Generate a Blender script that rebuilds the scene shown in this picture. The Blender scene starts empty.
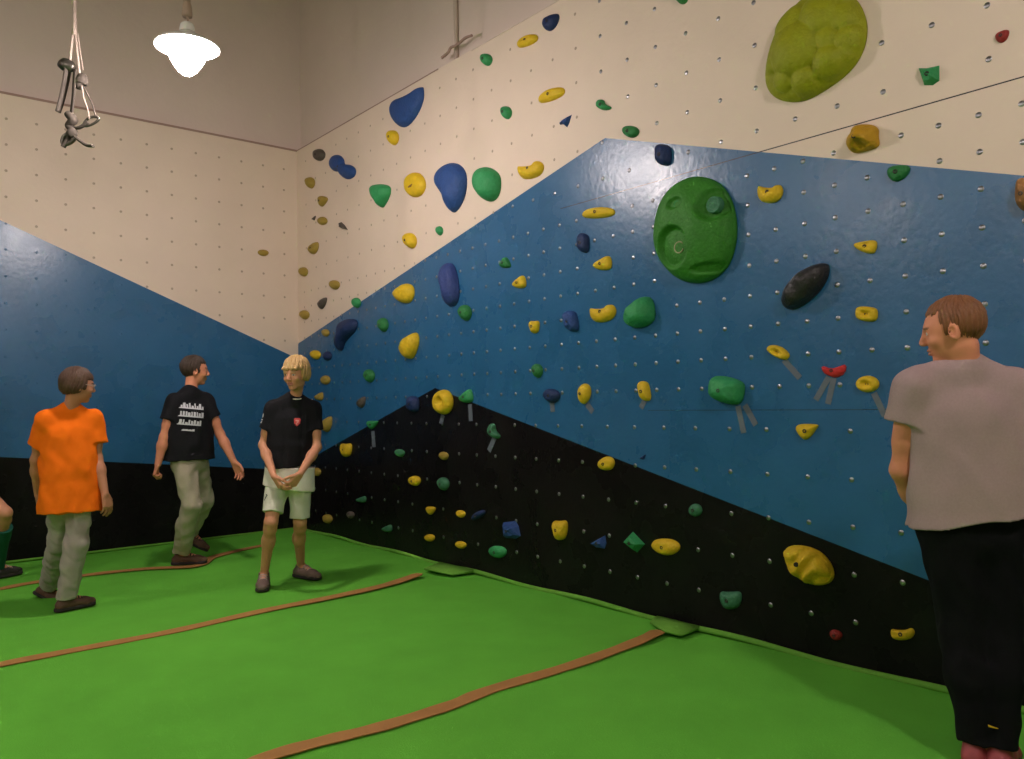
import bpy, bmesh, math, random
import numpy as np
from mathutils import Vector, Matrix
from mathutils.bvhtree import BVHTree
random.seed(7)
sc = bpy.context.scene
C = sc.collection
# ---------------------------------------------------------------- camera
CAM_H = 1.4
FPX = 807.34
R_ = np.array([0.77069008, -0.63702702, -0.01527672])
U_ = np.array([-0.00657458, -0.03192261, 0.99946872])
F_ = np.array([0.63717625, 0.77018019, 0.02879063])
ORG = np.array([0, 0, CAM_H])
cd = bpy.data.cameras.new('camera'); cam = bpy.data.objects.new('camera', cd); C.objects.link(cam)
cd.sensor_width = 36; cd.lens = 36 * FPX / 1024; cd.clip_start = 0.05
M = Matrix(((R_[0], U_[0], -F_[0], 0), (R_[1], U_[1], -F_[1], 0), (R_[2], U_[2], -F_[2], CAM_H), (0, 0, 0, 1)))
cam.matrix_world = M
sc.camera = cam
# ---------------------------------------------------------------- world and exposure
w = bpy.data.worlds.new('world'); sc.world = w; w.use_nodes = True
w.node_tree.nodes['Background'].inputs[0].default_value = (0.9, 0.85, 0.8, 1)
w.node_tree.nodes['Background'].inputs[1].default_value = 0.02
sc.view_settings.view_transform = 'Standard'; sc.view_settings.look = 'None'
sc.view_settings.gamma = 1; sc.view_settings.use_curve_mapping = False
sc.view_settings.exposure = 0.86
BULB = 165.0                      # radiance of the lamp bulbs
LAMPS = [(1.745, 5.45, 3.80), (-3.4, 5.72, 4.42), (-1.9, 2.3, 3.95), (1.75, -0.7, 3.9)]
XR, YL = 4.04376, 8.7607          # faces of the two climbing walls
ZTOP, ZS1, ZS2 = 4.372, 2.8187, 1.3368

# ---------------------------------------------------------------- helpers
def ray(x, y): return F_ + R_ * (x - 512) / FPX - U_ * (y - 379.5) / FPX
def on_right(x, y): d = ray(x, y); return ORG + d * (XR / d[0])
def on_left(x, y): d = ray(x, y); return ORG + d * (YL / d[1])
def on_floor(x, y): d = ray(x, y); return ORG + d * (-CAM_H / d[2])
def at(x, y, dep): return ORG + ray(x, y) * dep

def link(name, me, parent=None, mat=None, smooth=True):
    o = bpy.data.objects.new(name, me); C.objects.link(o)
    if mat is not None:
        for m in (mat if isinstance(mat, (list, tuple)) else [mat]): me.materials.append(m)
    if smooth: me.polygons.foreach_set('use_smooth', [True] * len(me.polygons))
    if parent is not None: o.parent = parent
    return o
def mesh(name, vs, fs):
    me = bpy.data.meshes.new(name); me.from_pydata([tuple(map(float, v)) for v in vs], [], [tuple(map(int, f)) for f in fs]); me.update(); return me
def tag(o, label=None, cat=None, group=None, kind=None):
    if label: o['label'] = label
    if cat: o['category'] = cat
    if group: o['group'] = group
    if kind: o['kind'] = kind
    return o
def empty(name, loc, label, cat, group=None):
    o = bpy.data.objects.new(name, None); C.objects.link(o); o.location = loc; o.empty_display_size = .1
    return tag(o, label, cat, group)
def box(lo, hi):
    v = [(x, y, z) for x in (lo[0], hi[0]) for y in (lo[1], hi[1]) for z in (lo[2], hi[2])]
    return v, [(0, 1, 3, 2), (4, 6, 7, 5), (0, 4, 5, 1), (2, 3, 7, 6), (0, 2, 6, 4), (1, 5, 7, 3)]
def boxobj(name, lo, hi, mat, parent=None):
    v, f = box(lo, hi); return link(name, mesh(name, v, f), parent, mat, False)
def smooth_path(pts, n=6):
    P = [np.array(p, float) for p in pts]; out = []
    for i in range(len(P) - 1):
        p0 = P[max(i - 1, 0)]; p1 = P[i]; p2 = P[i + 1]; p3 = P[min(i + 2, len(P) - 1)]
        for k in range(n):
            t = k / n
            out.append(.5 * ((2 * p1) + (-p0 + p2) * t + (2 * p0 - 5 * p1 + 4 * p2 - p3) * t * t + (-p0 + 3 * p1 - 3 * p2 + p3) * t ** 3))
    out.append(P[-1]); return out
def tube(pts, r, seg=10, flat=1.0, n=6):
    P = smooth_path(pts, n) if n > 1 else [np.array(p, float) for p in pts]; vs = []; fs = []; prev = None
    for i, p in enumerate(P):
        d = P[min(i + 1, len(P) - 1)] - P[max(i - 1, 0)]; d = d / (np.linalg.norm(d) + 1e-9)
        if prev is None:
            a = np.cross(d, (0, 0, 1.)); a = a if np.linalg.norm(a) > .1 else np.cross(d, (1., 0, 0))
        else: a = prev - d * np.dot(prev, d)
        a /= np.linalg.norm(a); prev = a; b = np.cross(d, a)
        rr = r(i / (len(P) - 1)) if callable(r) else r
        for k in range(seg):
            t = 2 * math.pi * k / seg; vs.append(p + a * math.cos(t) * rr + b * math.sin(t) * rr * flat)
    for i in range(len(P) - 1):
        for k in range(seg): fs.append((i * seg + k, i * seg + (k + 1) % seg, (i + 1) * seg + (k + 1) % seg, (i + 1) * seg + k))
    fs.append(tuple(range(seg))[::-1]); fs.append(tuple((len(P) - 1) * seg + k for k in range(seg)))
    return vs, fs
def lathe(prof, seg=40):
    vs = []; fs = []
    for r, z in prof:
        for k in range(seg):
            t = 2 * math.pi * k / seg; vs.append((r * math.cos(t), r * math.sin(t), z))
    for i in range(len(prof) - 1):
        for k in range(seg): fs.append((i * seg + k, i * seg + (k + 1) % seg, (i + 1) * seg + (k + 1) % seg, (i + 1) * seg + k))
    return vs, fs
def join(*parts):
    vs = []; fs = []
    for v, f in parts:
        n = len(vs); vs += list(v); fs += [tuple(i + n for i in q) for q in f]
    return vs, fs

# ---------------------------------------------------------------- materials
def nodes(name):
    m = bpy.data.materials.new(name); m.use_nodes = True; nt = m.node_tree; return m, nt, nt.nodes['Principled BSDF']
def lin(c):
    return tuple(((v / 255) / 12.92 if v / 255 < .04045 else ((v / 255 + .055) / 1.055) ** 2.4) for v in c)
def mat(name, col, rough=.6, metal=0, noise=0.0, nscale=20, bump=0.0, bscale=60, spec=.5, emis=0):
    m, nt, b = nodes(name); col = lin(col)
    b.inputs['Base Color'].default_value = (*col, 1); b.inputs['Roughness'].default_value = rough; b.inputs['Metallic'].default_value = metal
    b.inputs['Specular IOR Level'].default_value = spec
    tc = nt.nodes.new('ShaderNodeTexCoord')
    if noise > 0:
        n = nt.nodes.new('ShaderNodeTexNoise'); n.inputs['Scale'].default_value = nscale; n.inputs['Detail'].default_value = 4
        nt.links.new(tc.outputs['Object'], n.inputs['Vector'])
        mx = nt.nodes.new('ShaderNodeMix'); mx.data_type = 'RGBA'
        mx.inputs[6].default_value = (*[c * (1 - noise) for c in col], 1); mx.inputs[7].default_value = (*[min(1, c * (1 + noise)) for c in col], 1)
        nt.links.new(n.outputs['Fac'], mx.inputs[0]); nt.links.new(mx.outputs[2], b.inputs['Base Color'])
    if bump > 0:
        n2 = nt.nodes.new('ShaderNodeTexNoise'); n2.inputs['Scale'].default_value = bscale; n2.inputs['Detail'].default_value = 3
        nt.links.new(tc.outputs['Object'], n2.inputs['Vector'])
        bp = nt.nodes.new('ShaderNodeBump'); bp.inputs['Strength'].default_value = bump; bp.inputs['Distance'].default_value = .01
        nt.links.new(n2.outputs['Fac'], bp.inputs['Height']); nt.links.new(bp.outputs['Normal'], b.inputs['Normal'])
    if emis:
        b.inputs['Emission Color'].default_value = (1, .87, .84, 1); b.inputs['Emission Strength'].default_value = emis
    return m

def line_side(nt, sep, ua, p, q):
    """1 where a wall point lies above the line p-q; ua = separate-XYZ output name of the horizontal axis"""
    s = (q[1] - p[1]) / (q[0] - p[0])
    a = nt.nodes.new('ShaderNodeMath'); a.operation = 'MULTIPLY_ADD'; nt.links.new(sep.outputs[ua], a.inputs[0]); a.inputs[1].default_value = s; a.inputs[2].default_value = p[1] - s * p[0]
    g = nt.nodes.new('ShaderNodeMath'); g.operation = 'GREATER_THAN'; nt.links.new(sep.outputs['Z'], g.inputs[0]); nt.links.new(a.outputs[0], g.inputs[1])
    return g
def mth(nt, op, a, b):
    g = nt.nodes.new('ShaderNodeMath'); g.operation = op
    for i, v in enumerate((a, b)):
        if isinstance(v, (int, float)): g.inputs[i].default_value = v
        else: nt.links.new(v.outputs[0], g.inputs[i])
    return g
CREAM, BLUE, BLACK = (224, 204, 188), (38, 94, 138), (20, 18, 19)
def wall_paint(name, ua, upper, lower, seams):
    m, nt, b = nodes(name)
    tc = nt.nodes.new('ShaderNodeTexCoord'); sep = nt.nodes.new('ShaderNodeSeparateXYZ'); nt.links.new(tc.outputs['Object'], sep.inputs[0])
    def above(lines):
        gs = [line_side(nt, sep, ua, *l) for l in lines]
        r = gs[0]
        for g in gs[1:]: r = mth(nt, 'MAXIMUM', r, g)     # above any side of the peak
        return r
    up = above(upper); lo = above(lower)
    no = nt.nodes.new('ShaderNodeTexNoise'); no.inputs['Scale'].default_value = 3.5; no.inputs['Detail'].default_value = 5; nt.links.new(tc.outputs['Object'], no.inputs['Vector'])
    def mix(f, c0, c1, a=None, c=None):
        x = nt.nodes.new('ShaderNodeMix'); x.data_type = 'RGBA'
        nt.links.new(f.outputs[0], x.inputs[0])
        for i, v in ((6, c0), (7, c1)):
            if isinstance(v, tuple): x.inputs[i].default_value = (*v, 1)
            else: nt.links.new(v.outputs[2], x.inputs[i])
        return x
    def tone(c, d):
        return mix(no, tuple(v * (1 - d) for v in lin(c)), tuple(min(1, v * (1 + d)) for v in lin(c)))
    c = mix(lo, tone(BLACK, .15), tone(BLUE, .14)); c = mix(up, c, tone(CREAM, .05))
    for z, w_, amax in seams:
        d = mth(nt, 'ABSOLUTE', mth(nt, 'SUBTRACT', sep, z), 0); nt.links.new(sep.outputs['Z'], d.inputs[0].links[0].from_node.inputs[0])
        s = mth(nt, 'LESS_THAN', d, w_); e_ = mth(nt, 'LESS_THAN', sep, amax); nt.links.new(sep.outputs[ua], e_.inputs[0]); s = mth(nt, 'MULTIPLY', s, e_)
        c = mix(s, c, (.012, .012, .016))
    nt.links.new(c.outputs[2], b.inputs['Base Color'])
    rg = nt.nodes.new('ShaderNodeMapRange'); nt.links.new(no.outputs['Fac'], rg.inputs[0]); rg.inputs[3].default_value = .20; rg.inputs[4].default_value = .36
    rr = nt.nodes.new('ShaderNodeMix'); nt.links.new(up.outputs[0], rr.inputs[0]); nt.links.new(rg.outputs[0], rr.inputs[2]); rr.inputs[3].default_value = .62
    nt.links.new(rr.outputs[0], b.inputs['Roughness'])
    sp = nt.nodes.new('ShaderNodeMix'); nt.links.new(lo.outputs[0], sp.inputs[0]); sp.inputs[2].default_value = .12; sp.inputs[3].default_value = .5
    nt.links.new(sp.outputs[0], b.inputs['Specular IOR Level'])
    n2 = nt.nodes.new('ShaderNodeTexNoise'); n2.inputs['Scale'].default_value = 28; n2.inputs['Detail'].default_value = 4; nt.links.new(tc.outputs['Object'], n2.inputs['Vector'])
    bp = nt.nodes.new('ShaderNodeBump'); bp.inputs['Strength'].default_value = .16; bp.inputs['Distance'].default_value = .01
    nt.links.new(n2.outputs['Fac'], bp.inputs['Height']); nt.links.new(bp.outputs['Normal'], b.inputs['Normal'])
    return m
yz = lambda x, y: tuple(on_right(x, y)[1:]); xz = lambda x, y: tuple(on_left(x, y)[[0, 2]])
m_paint_r = wall_paint('paint_right', 'Y', [(yz(296, 345), yz(605, 138)), (yz(605, 138), yz(1017, 175))],
                       [(yz(317, 455), yz(435, 388)), (yz(435, 388), yz(915, 575))], [(ZS1, .0032, 4.3), (ZS2, .0016, 3.5)])
m_paint_l = wall_paint('paint_left', 'X', [(xz(0, 220), xz(290, 355))], [(xz(0, 457), xz(270, 469))], [])
m_plaster = mat('plaster', (214, 196, 186), .85, noise=.08, nscale=1.5, bump=.25, bscale=14)
m_plaster2 = mat('plaster_room', (214, 198, 182), .85, noise=.08, nscale=2)
m_ceil = mat('ceiling_paint', (170, 156, 146), .9, noise=.1, nscale=2)
m_green = mat('green_carpet', (98, 178, 60), .95, noise=.16, nscale=3.0, bump=.35, bscale=160, spec=.08)
m_green_edge = mat('green_carpet_edge', (104, 160, 62), .95, noise=.15, nscale=12, bump=.3, bscale=120, spec=.08)
m_tape = mat('brown_tape', (170, 122, 70), .7, noise=.18, nscale=9, spec=.2)
m_gtape = mat('grey_tape', (92, 100, 112), .6, noise=.1, nscale=30)
m_steel = mat('zinc', (156, 156, 162), .28, 1)
m_nutpaint = mat('nut_paint', (176, 156, 138), .6)
m_dull = mat('zinc_dull', (120, 112, 104), .4, .9)
m_dark = mat('bolt_dark', (60, 56, 54), .4, .7)
m_trim = mat('trim_brown', (158, 130, 118), .7)
m_shadow = mat('shadow_tone', (188, 168, 156), .6)  # tone of the tube that imitates a wall shadow
m_enamel = mat('white_enamel', (240, 238, 232), .25)
m_bulb = mat('bulb', (255, 250, 240), .3, emis=BULB)
m_pole = mat('lamp_pole', (176, 152, 132), .5)
m_rope = mat('rope', (176, 158, 146), .85, bump=.3, bscale=200)
m_webb = mat('webbing', (66, 58, 50), .8, bump=.2, bscale=200)
m_ggrey = mat('grip_metal', (96, 92, 84), .35, .8)

# ---------------------------------------------------------------- room
def S(o): o['kind'] = 'structure'; return o
REC = .09
fl_v = []; fl_f = []
nx, ny = 110, 130
X0, X1, Y0, Y1 = -6.5, 4.20, -4.0, 8.92
for j in range(ny + 1):
    for i in range(nx + 1):
        x = X0 + (X1 - X0) * i / nx; y = Y0 + (Y1 - Y0) * j / ny
        edge = math.exp(-((x - 3.75) / .22) ** 2) * (.012 * math.sin(y * 3.1) + .010 * math.sin(y * 7.3 + 1))
        z = .004 * math.sin(x * 1.7 + y) + .003 * math.sin(y * 2.9 - x) + edge
        z -= .0075
        fl_v.append((x, y, min(z, .012)))
for j in range(ny):
    for i in range(nx):
        a = j * (nx + 1) + i; fl_f.append((a, a + 1, a + nx + 2, a + nx + 1))
floor = S(link('floor', mesh('floor', fl_v, fl_f), None, m_green))
wr = S(boxobj('wall_right', (XR + REC, -4.0, -.05), (XR + .25, YL + .25, 6.6), m_plaster))
wl = S(boxobj('wall_left', (-6.5, YL + REC, -.05), (XR + .25, YL + .25, 6.6), m_plaster))
S(boxobj('wall_back', (-6.65, -4.15, -.05), (XR + .25, -4.0, 6.6), m_plaster2))
S(boxobj('wall_side', (-6.65, -4.15, -.05), (-6.5, YL + .25, 6.6), m_plaster2))
S(boxobj('ceiling', (-6.65, -4.15, 6.6), (XR + .25, YL + .25, 6.75), m_ceil))
boxobj('climbing_panel', (XR, -4.0, 0), (XR + REC, YL + REC, ZTOP), m_paint_r, wr)
boxobj('climbing_panel', (-6.5, YL, 0), (XR, YL + REC, ZTOP), m_paint_l, wl)
# narrow cap on the panels' top edge and the frayed step in it
boxobj('panel_cap', (XR - .006, -4.0, ZTOP - .012), (XR + REC, 5.35, ZTOP + .004), m_plaster, wr)
boxobj('panel_cap', (XR - .004, 5.85, ZTOP - .006), (XR + REC, YL, ZTOP + .003), m_trim, wr)
boxobj('panel_cap', (-6.5, YL - .006, ZTOP - .012), (XR, YL + REC, ZTOP + .01), m_trim, wl)
# carpet edge turned up along the walls
def lip(pts, r, name):
    v, f = tube(pts, r, 8, 1.0, 4); return link(name, mesh(name, v, f), floor, m_green_edge)
lip([(XR - .022, y, .006 + .008 * math.sin(y * 5)) for y in np.linspace(-4, YL - .05, 50)], .018, 'carpet_edge')
lip([(x, YL - .02, .004) for x in np.linspace(-6.5, XR - .03, 30)], .012, 'carpet_edge')

# frayed cable along the panel top and an added tube imitating a soft shadow
v, f = tube([on_right(*p) + np.array([-.012, 0, 0]) for p in ((443, 58), (449, 53), (452, 48), (457, 46), (462, 42), (467, 38), (473, 36))], .012, 8)
tag(link('cable', mesh('cable', v, f), None, m_trim), 'thin brown frayed cable end on the top edge of the panelled wall', 'cable')
def on_plaster(x, y):
    d = ray(x, y); return ORG + d * ((XR + REC) / d[0])
pb = on_plaster(458, 40); v, f = tube([(XR + REC - .02, pb[1], ZTOP + .005), (XR + REC - .02, pb[1], 6.6)], .020, 12, 1, 1)
tag(link('shadow_streak', mesh('pipe', v, f), None, m_shadow), 'painted vertical pipe on the bare plaster above the frayed cable', 'pipe')

# ---------------------------------------------------------------- T-nuts in the panels
def nut_mesh():
    prof = [(0.0001, .0034), (.004, .0032), (.008, .0024), (.0115, .0013), (.013, 0.0)]
    v, f = lathe(prof, 12); return v, f
def place_nuts(spots, wall, parent, mt=None, size=1.0, one=100):
    mt = mt or m_steel
    """spots: (along, z); the hundred nearest the camera are parts of their own, the others one part"""
    rot = Matrix.Rotation(-math.pi / 2, 3, 'Y') if wall == 'R' else Matrix.Rotation(math.pi / 2, 3, 'X')
    v, f = nut_mesh(); v = [rot @ (Vector(p) * size) for p in v]
    P = [Vector((XR, a, z)) if wall == 'R' else Vector((a, YL, z)) for a, z in spots]
    P.sort(key=lambda p: (p - Vector((0, 0, CAM_H))).length)
    for p in P[:one]: link('t_nut', mesh('t_nut', [p + q for q in v], f), parent, mt)
    vs = []; fs = []
    for p in P[one:]:
        n = len(vs); vs += [p + q for q in v]; fs += [tuple(i + n for i in q) for q in f]
    o = link('t_nut', mesh('t_nuts', vs, fs), parent, mt); o['kind'] = 'stuff'
def in_view(p, mx=260):
    q = np.array(p) - ORG; d = q @ F_
    if d < .2: return False
    x = 512 + FPX * (q @ R_) / d; y = 379.5 - FPX * (q @ U_) / d
    return -mx < x < 1024 + mx and -mx < y < 759 + mx
def px(p):
    q = np.array(p) - ORG; d = q @ F_
    return 512 + FPX * (q @ R_) / d, 379.5 - FPX * (q @ U_) / d
rs = []
for i in range(60):
    y = 1.288 + .178 * i - .0 
    for z in (1.468, 1.642, 1.82, 1.997, 2.175, 2.355, 2.528, 2.70):
        if y < 8.7 and in_view((XR, y, z)): rs.append((y, z))
for i in range(40):
    for z in (.235, .48, .726, .972, 1.225):
        y = 1.381 + .2488 * i
        if y < 8.7 and in_view((XR, y, z)): rs.append((y, z))
    for z in (2.945, 3.196, 3.445, 3.695, 3.945, 4.195):
        y = 1.17 + .2452 * i
        if y < 8.7 and in_view((XR, y, z)): rs.append((y, z))
ls = []
for i in range(-8, 40):
    x = -4.10 + .2485 * i + .28
    if x < 4.0:
        for z in (.3, .55, .8, 1.05, 1.4, 1.65, 1.9, 2.15, 2.4, 2.65, 2.9, 3.146, 3.394, 3.640, 3.887, 4.13):
            if in_view((x, YL, z), 1200): ls.append((x, z))
# ---------------------------------------------------------------- pendant lamps
def make_lamp(loc, label):
    root = empty('pendant_lamp', loc, label, 'lamp', None)
    v, f = lathe([(.20, .012), (.207, .004), (.209, .0), (.203, -.004), (.195, .004), (.15, .032), (.10, .055), (.060, .078), (.045, .10),
                  (.048, .104), (.068, .084), (.105, .062), (.155, .040), (.20, .012)], 48)
    link('lamp_shade', mesh('lamp_shade', v, f), root, m_enamel)
    v, f = lathe([(.0005, -.190), (.030, -.184), (.060, -.160), (.088, -.120), (.110, -.080), (.120, -.045), (.112, -.012), (.080, .025), (.044, .045), (.040, .07), (.0005, .07)], 32)
    link('bulb', mesh('bulb', v, f), root, m_bulb)
    v, f = lathe([(.047, .098), (.050, .12), (.044, .15), (.030, .165), (.0005, .17)], 24)
    link('lamp_cap', mesh('lamp_cap', v, f), root, m_enamel)
    v, f = lathe([(.0005, .205), (.032, .205), (.034, .23), (.030, .28), (.024, .30)], 20)
    cb = link('coupling', mesh('coupling', v, f), root, m_pole)
    v, f = tube([(0, 0, .165), (.006, 0, .19), (0, .0, .21)], .007, 8); link('hook', mesh('hook', v, f), root, m_pole)
    v, f = tube([(0, 0, .28), (0, 0, 6.6 - loc[2])], .023, 16, 1, 1)
    link('pole', mesh('pole', v, f), root, m_pole)
    root.rotation_euler = (0, 0, 0)
    return root
LL = ['glowing white pendant lamp with wide shade above the boy in white shorts',
      'white pendant lamp hanging farthest left along the left wall',
      'white pendant lamp hanging over the left of the mat behind the walkers',
      'white pendant lamp hanging behind the grey shirt man by the right wall']
for L, lb in zip(LAMPS, LL): make_lamp(L, lb)

# ---------------------------------------------------------------- rope with slings, upper left
D0 = 5.6
def A(x, y, dd=0): return at(x, y, D0 + dd)
hr = empty('hanging_rope', A(73, 62), 'bundle of pale ropes, grey slings and carabiners hanging before the left wall', 'rope')
def sub(name, vf, m_, parent=hr, smooth=True):
    v, f = vf; o = link(name, mesh(name, [np.array(p) - np.array(hr.location) for p in v], f), parent, m_, smooth); return o
def upto(x, y, z): # point straight above
    p = A(x, y); return np.array([p[0], p[1], z])
sub('rope_strand', tube([upto(74, 0, 6.6), A(74, 0), A(73, 30), A(71, 50), A(70, 64)], .009, 8), m_rope)
sub('rope_strand', tube([upto(75, 0, 6.6), A(75, 0, .02), A(75, 30, .02), A(77, 50, .02), A(80, 78, .02)], .009, 8), m_rope)
sub('rope_strand', tube([upto(76, 0, 6.6), A(76, 0, .04), A(78, 35, .04), A(83, 70, .04)], .004, 8), m_rope)
def loop(cx, cy, w_, h_, ang, dd=0, r=.006, n=16):
    pts = []
    for k in range(n + 1):
        t = 2 * math.pi * k / n; u = w_ / 2 * math.cos(t) * (1.0 + .25 * math.sin(t)); v_ = h_ / 2 * math.sin(t)
        pts.append(A(cx + u * math.cos(ang) - v_ * math.sin(ang), cy + u * math.sin(ang) + v_ * math.cos(ang), dd))
    return tube(pts, r, 8, 1, 2)
sub('pulley_block', join(tube([A(60, 68), A(64, 65), A(69, 66), A(74, 69)], lambda t: .022 + .024 * math.sin(t * 3.1), 12),), m_ggrey)
sub('sling', tube([A(68, 68), A(66, 80), A(62, 98), A(58, 112)], lambda t: .036 - .010 * t, 10, .4), m_webb)
sub('knot', tube([A(79, 76, .02), A(82, 79, .02), A(80, 84, .02), A(82, 87, .02)], lambda t: .024 + .022 * math.sin(t * 3.1), 12), m_webb)
sub('sling', tube([A(75, 70), A(74, 85), A(73, 100), A(71, 116)], .030, 10, .35), m_webb)
sub('sling', tube([A(82, 86), A(84, 98), A(88, 110), A(89, 119)], .008, 8, .5), m_rope)
sub('sling', tube([A(83, 86, .03), A(88, 95, .03), A(93, 106, .03), A(96, 118, .03)], .011, 8, .5), m_webb)
sub('carabiner', loop(91, 121, 16, 7, -.45, .01, .009), m_ggrey)
sub('belay_device', tube([A(68, 114), A(73, 120), A(68, 126), A(73, 131), A(70, 136)], lambda t: .040 + .010 * math.sin(t * 9), 12, .6), m_webb)
sub('sling', tube([A(72, 127), A(78, 128), A(84, 125), A(88, 122)], .020, 10, .5), m_webb)
sub('carabiner', loop(68, 139, 13, 9, -.5, .0, .014), m_ggrey)
sub('sling', tube([A(70, 135), A(67, 141), A(63, 147)], .024, 10, .5), m_webb)
sub('sling', tube([A(73, 135), A(79, 140), A(86, 145), A(93, 146)], .022, 10, .5), m_webb)

# ---------------------------------------------------------------- tape bands and carpet flaps on the mat
def band(pts, wd, label):
    P = smooth_path([on_floor(*p) for p in pts], 6); vs = []; fs = []
    for i, p in enumerate(P):
        d = P[min(i + 1, len(P) - 1)] - P[max(i - 1, 0)]; d[2] = 0; d /= np.linalg.norm(d); n = np.array([-d[1], d[0], 0])
        ww = wd * (1 + .06 * math.sin(i * 1.3)) * min(1, (len(P) - i) / 2)
        for s, z in ((-1, .001), (-1, .0055), (1, .0055), (1, .001)): vs.append(np.array([p[0], p[1], 0]) + n * ww / 2 * s + np.array([0, 0, z]))
    for i in range(len(P) - 1):
        for k in range(4): fs.append((i * 4 + k, i * 4 + (k + 1) % 4, (i + 1) * 4 + (k + 1) % 4, (i + 1) * 4 + k))
    fs.append((3, 2, 1, 0)); n = (len(P) - 1) * 4; fs.append((n, n + 1, n + 2, n + 3))
    return tag(link('tape_strip', mesh('tape_strip', vs, fs), None, m_tape, False), label, 'tape', 'brown tape bands across the green mat')
band([(-700, 900), (-120, 850), (200, 783), (268, 757), (325, 741), (382, 727), (450, 706), (491, 690), (571, 666), (632, 644), (660, 631)], .092, 'brown tape band nearest the camera, running to the small carpet flap')
band([(-800, 745), (-300, 712), (-60, 680), (0, 665), (88, 648), (176, 631), (264, 611), (334, 597), (387, 585), (420, 574)], .100, 'brown tape band across the mat just in front of the boy in white shorts')
band([(-700, 650), (-200, 612), (-20, 592), (26, 584), (88, 575), (145, 569), (196, 566), (211, 558), (237, 551), (266, 545)], .095, 'farthest brown tape band, passing behind the two walking boys')
def flap(pix, label):
    c = sum(on_floor(*p) for p in pix) / len(pix); vs = []; top = []
    n = len(pix)
    P = [on_floor(*p) for p in pix]
    for p in P: vs.append((min(p[0], XR - .03), p[1], .004))
    for p in P: vs.append((min(p[0], XR - .03), p[1], .016 + .012 * (p[0] > c[0])))
    vs.append((c[0], c[1], .026)); fs = [tuple(range(n))[::-1]] + [(i, (i + 1) % n, n + (i + 1) % n, n + i) for i in range(n)] + [(n + i, n + (i + 1) % n, 2 * n) for i in range(n)]
    tag(link('carpet_flap', mesh('carpet_flap', vs, fs), None, m_green_edge), label, 'carpet flap')
flap([(650, 624), (657, 620), (669, 619), (687, 624), (701, 630), (681, 637), (664, 633)], 'small green carpet flap at the wall where the nearest brown tape ends')
flap([(424, 570), (440, 565), (462, 569), (476, 573), (452, 576)], 'small green carpet flap at the wall beyond the middle brown tape')

# ---------------------------------------------------------------- climbing holds
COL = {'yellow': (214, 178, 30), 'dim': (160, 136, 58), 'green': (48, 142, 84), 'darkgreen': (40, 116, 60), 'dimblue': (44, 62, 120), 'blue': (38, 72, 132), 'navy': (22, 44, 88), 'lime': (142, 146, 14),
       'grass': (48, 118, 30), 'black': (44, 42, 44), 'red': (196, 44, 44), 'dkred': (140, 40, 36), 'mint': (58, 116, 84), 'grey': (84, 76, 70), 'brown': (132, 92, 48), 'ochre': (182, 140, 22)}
HM = {k: mat('hold_' + k, c, .62, noise=.22, nscale=22, bump=.6, bscale=55, spec=.35) for k, c in COL.items()}
HM['black'].node_tree.nodes['Principled BSDF'].inputs['Roughness'].default_value = .38
SH = {
 'round': [(math.cos(t) * .5, math.sin(t) * .5) for t in np.linspace(0, 2 * math.pi, 12, endpoint=False)],
 'egg': [(-.3, -.5), (.2, -.5), (.5, -.2), (.48, .2), (.2, .5), (-.12, .46), (-.42, .15), (-.5, -.2)],
 'tri': [(-.5, -.5), (.5, -.45), (.42, 0), (.0, .5), (-.32, .1)],
 'wedge': [(-.5, .1), (-.1, -.2), (.42, -.5), (.5, .1), (.38, .5), (-.2, .42)],
 'bean': [(-.5, .5), (-.52, .1), (-.25, -.32), (.15, -.52), (.5, -.45), (.52, .05), (.2, .36), (-.2, .52)],
 'moon': [(-.52, -.5), (-.25, -.36), (.1, -.34), (.4, -.6), (.54, -.1), (.34, .45), (-.1, .58), (-.48, .38)],
 'half': [(-.5, -.5), (.5, -.5), (.48, -.3), (.1, .5), (-.18, .45)],
 'block': [(-.42, -.5), (.4, -.42), (.5, -.1), (.46, .42), (.1, .5), (-.45, .34), (-.5, -.1)],
 'rect': [(-.5, -.48), (-.1, -.42), (.5, -.5), (.42, .3), (.1, .5), (-.3, .45)],
 'diamond': [(-.1, -.5), (.5, .1), (.1, .5), (-.5, -.05)],
 'bow': [(-.5, -.4), (-.1, -.15), (.2, -.3), (.5, -.5), (.45, .2), (.1, .5), (-.2, .35), (-.42, .1)],
 'drop': [(.3, -.5), (.5, -.35), (.42, .15), (.1, .5), (-.3, .42), (-.5, .1), (-.3, -.2)],
 'fin': [(-.5, .3), (-.1, -.1), (.5, -.5), (.3, .1), (.1, .5), (-.15, .25)],
 'boom': [(-.3, -.5), (.05, -.45), (.1, 0), (.5, .3), (.3, .5), (-.15, .42), (-.5, .0)],
 'twin': [(-.56, -.1), (-.45, -.5), (-.15, -.58), (.06, -.36), (.08, -.08), (.32, -.12), (.56, .1), (.5, .45), (.22, .6), (-.02, .44), (-.06, .12), (-.3, .26)],
 'stack': [(-.2, -.5), (.3, -.48), (.5, -.3), (.46, -.05), (.5, .3), (.1, .42), (-.35, .5), (-.5, .2), (-.45, -.1), (-.3, -.25)],
}
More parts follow.
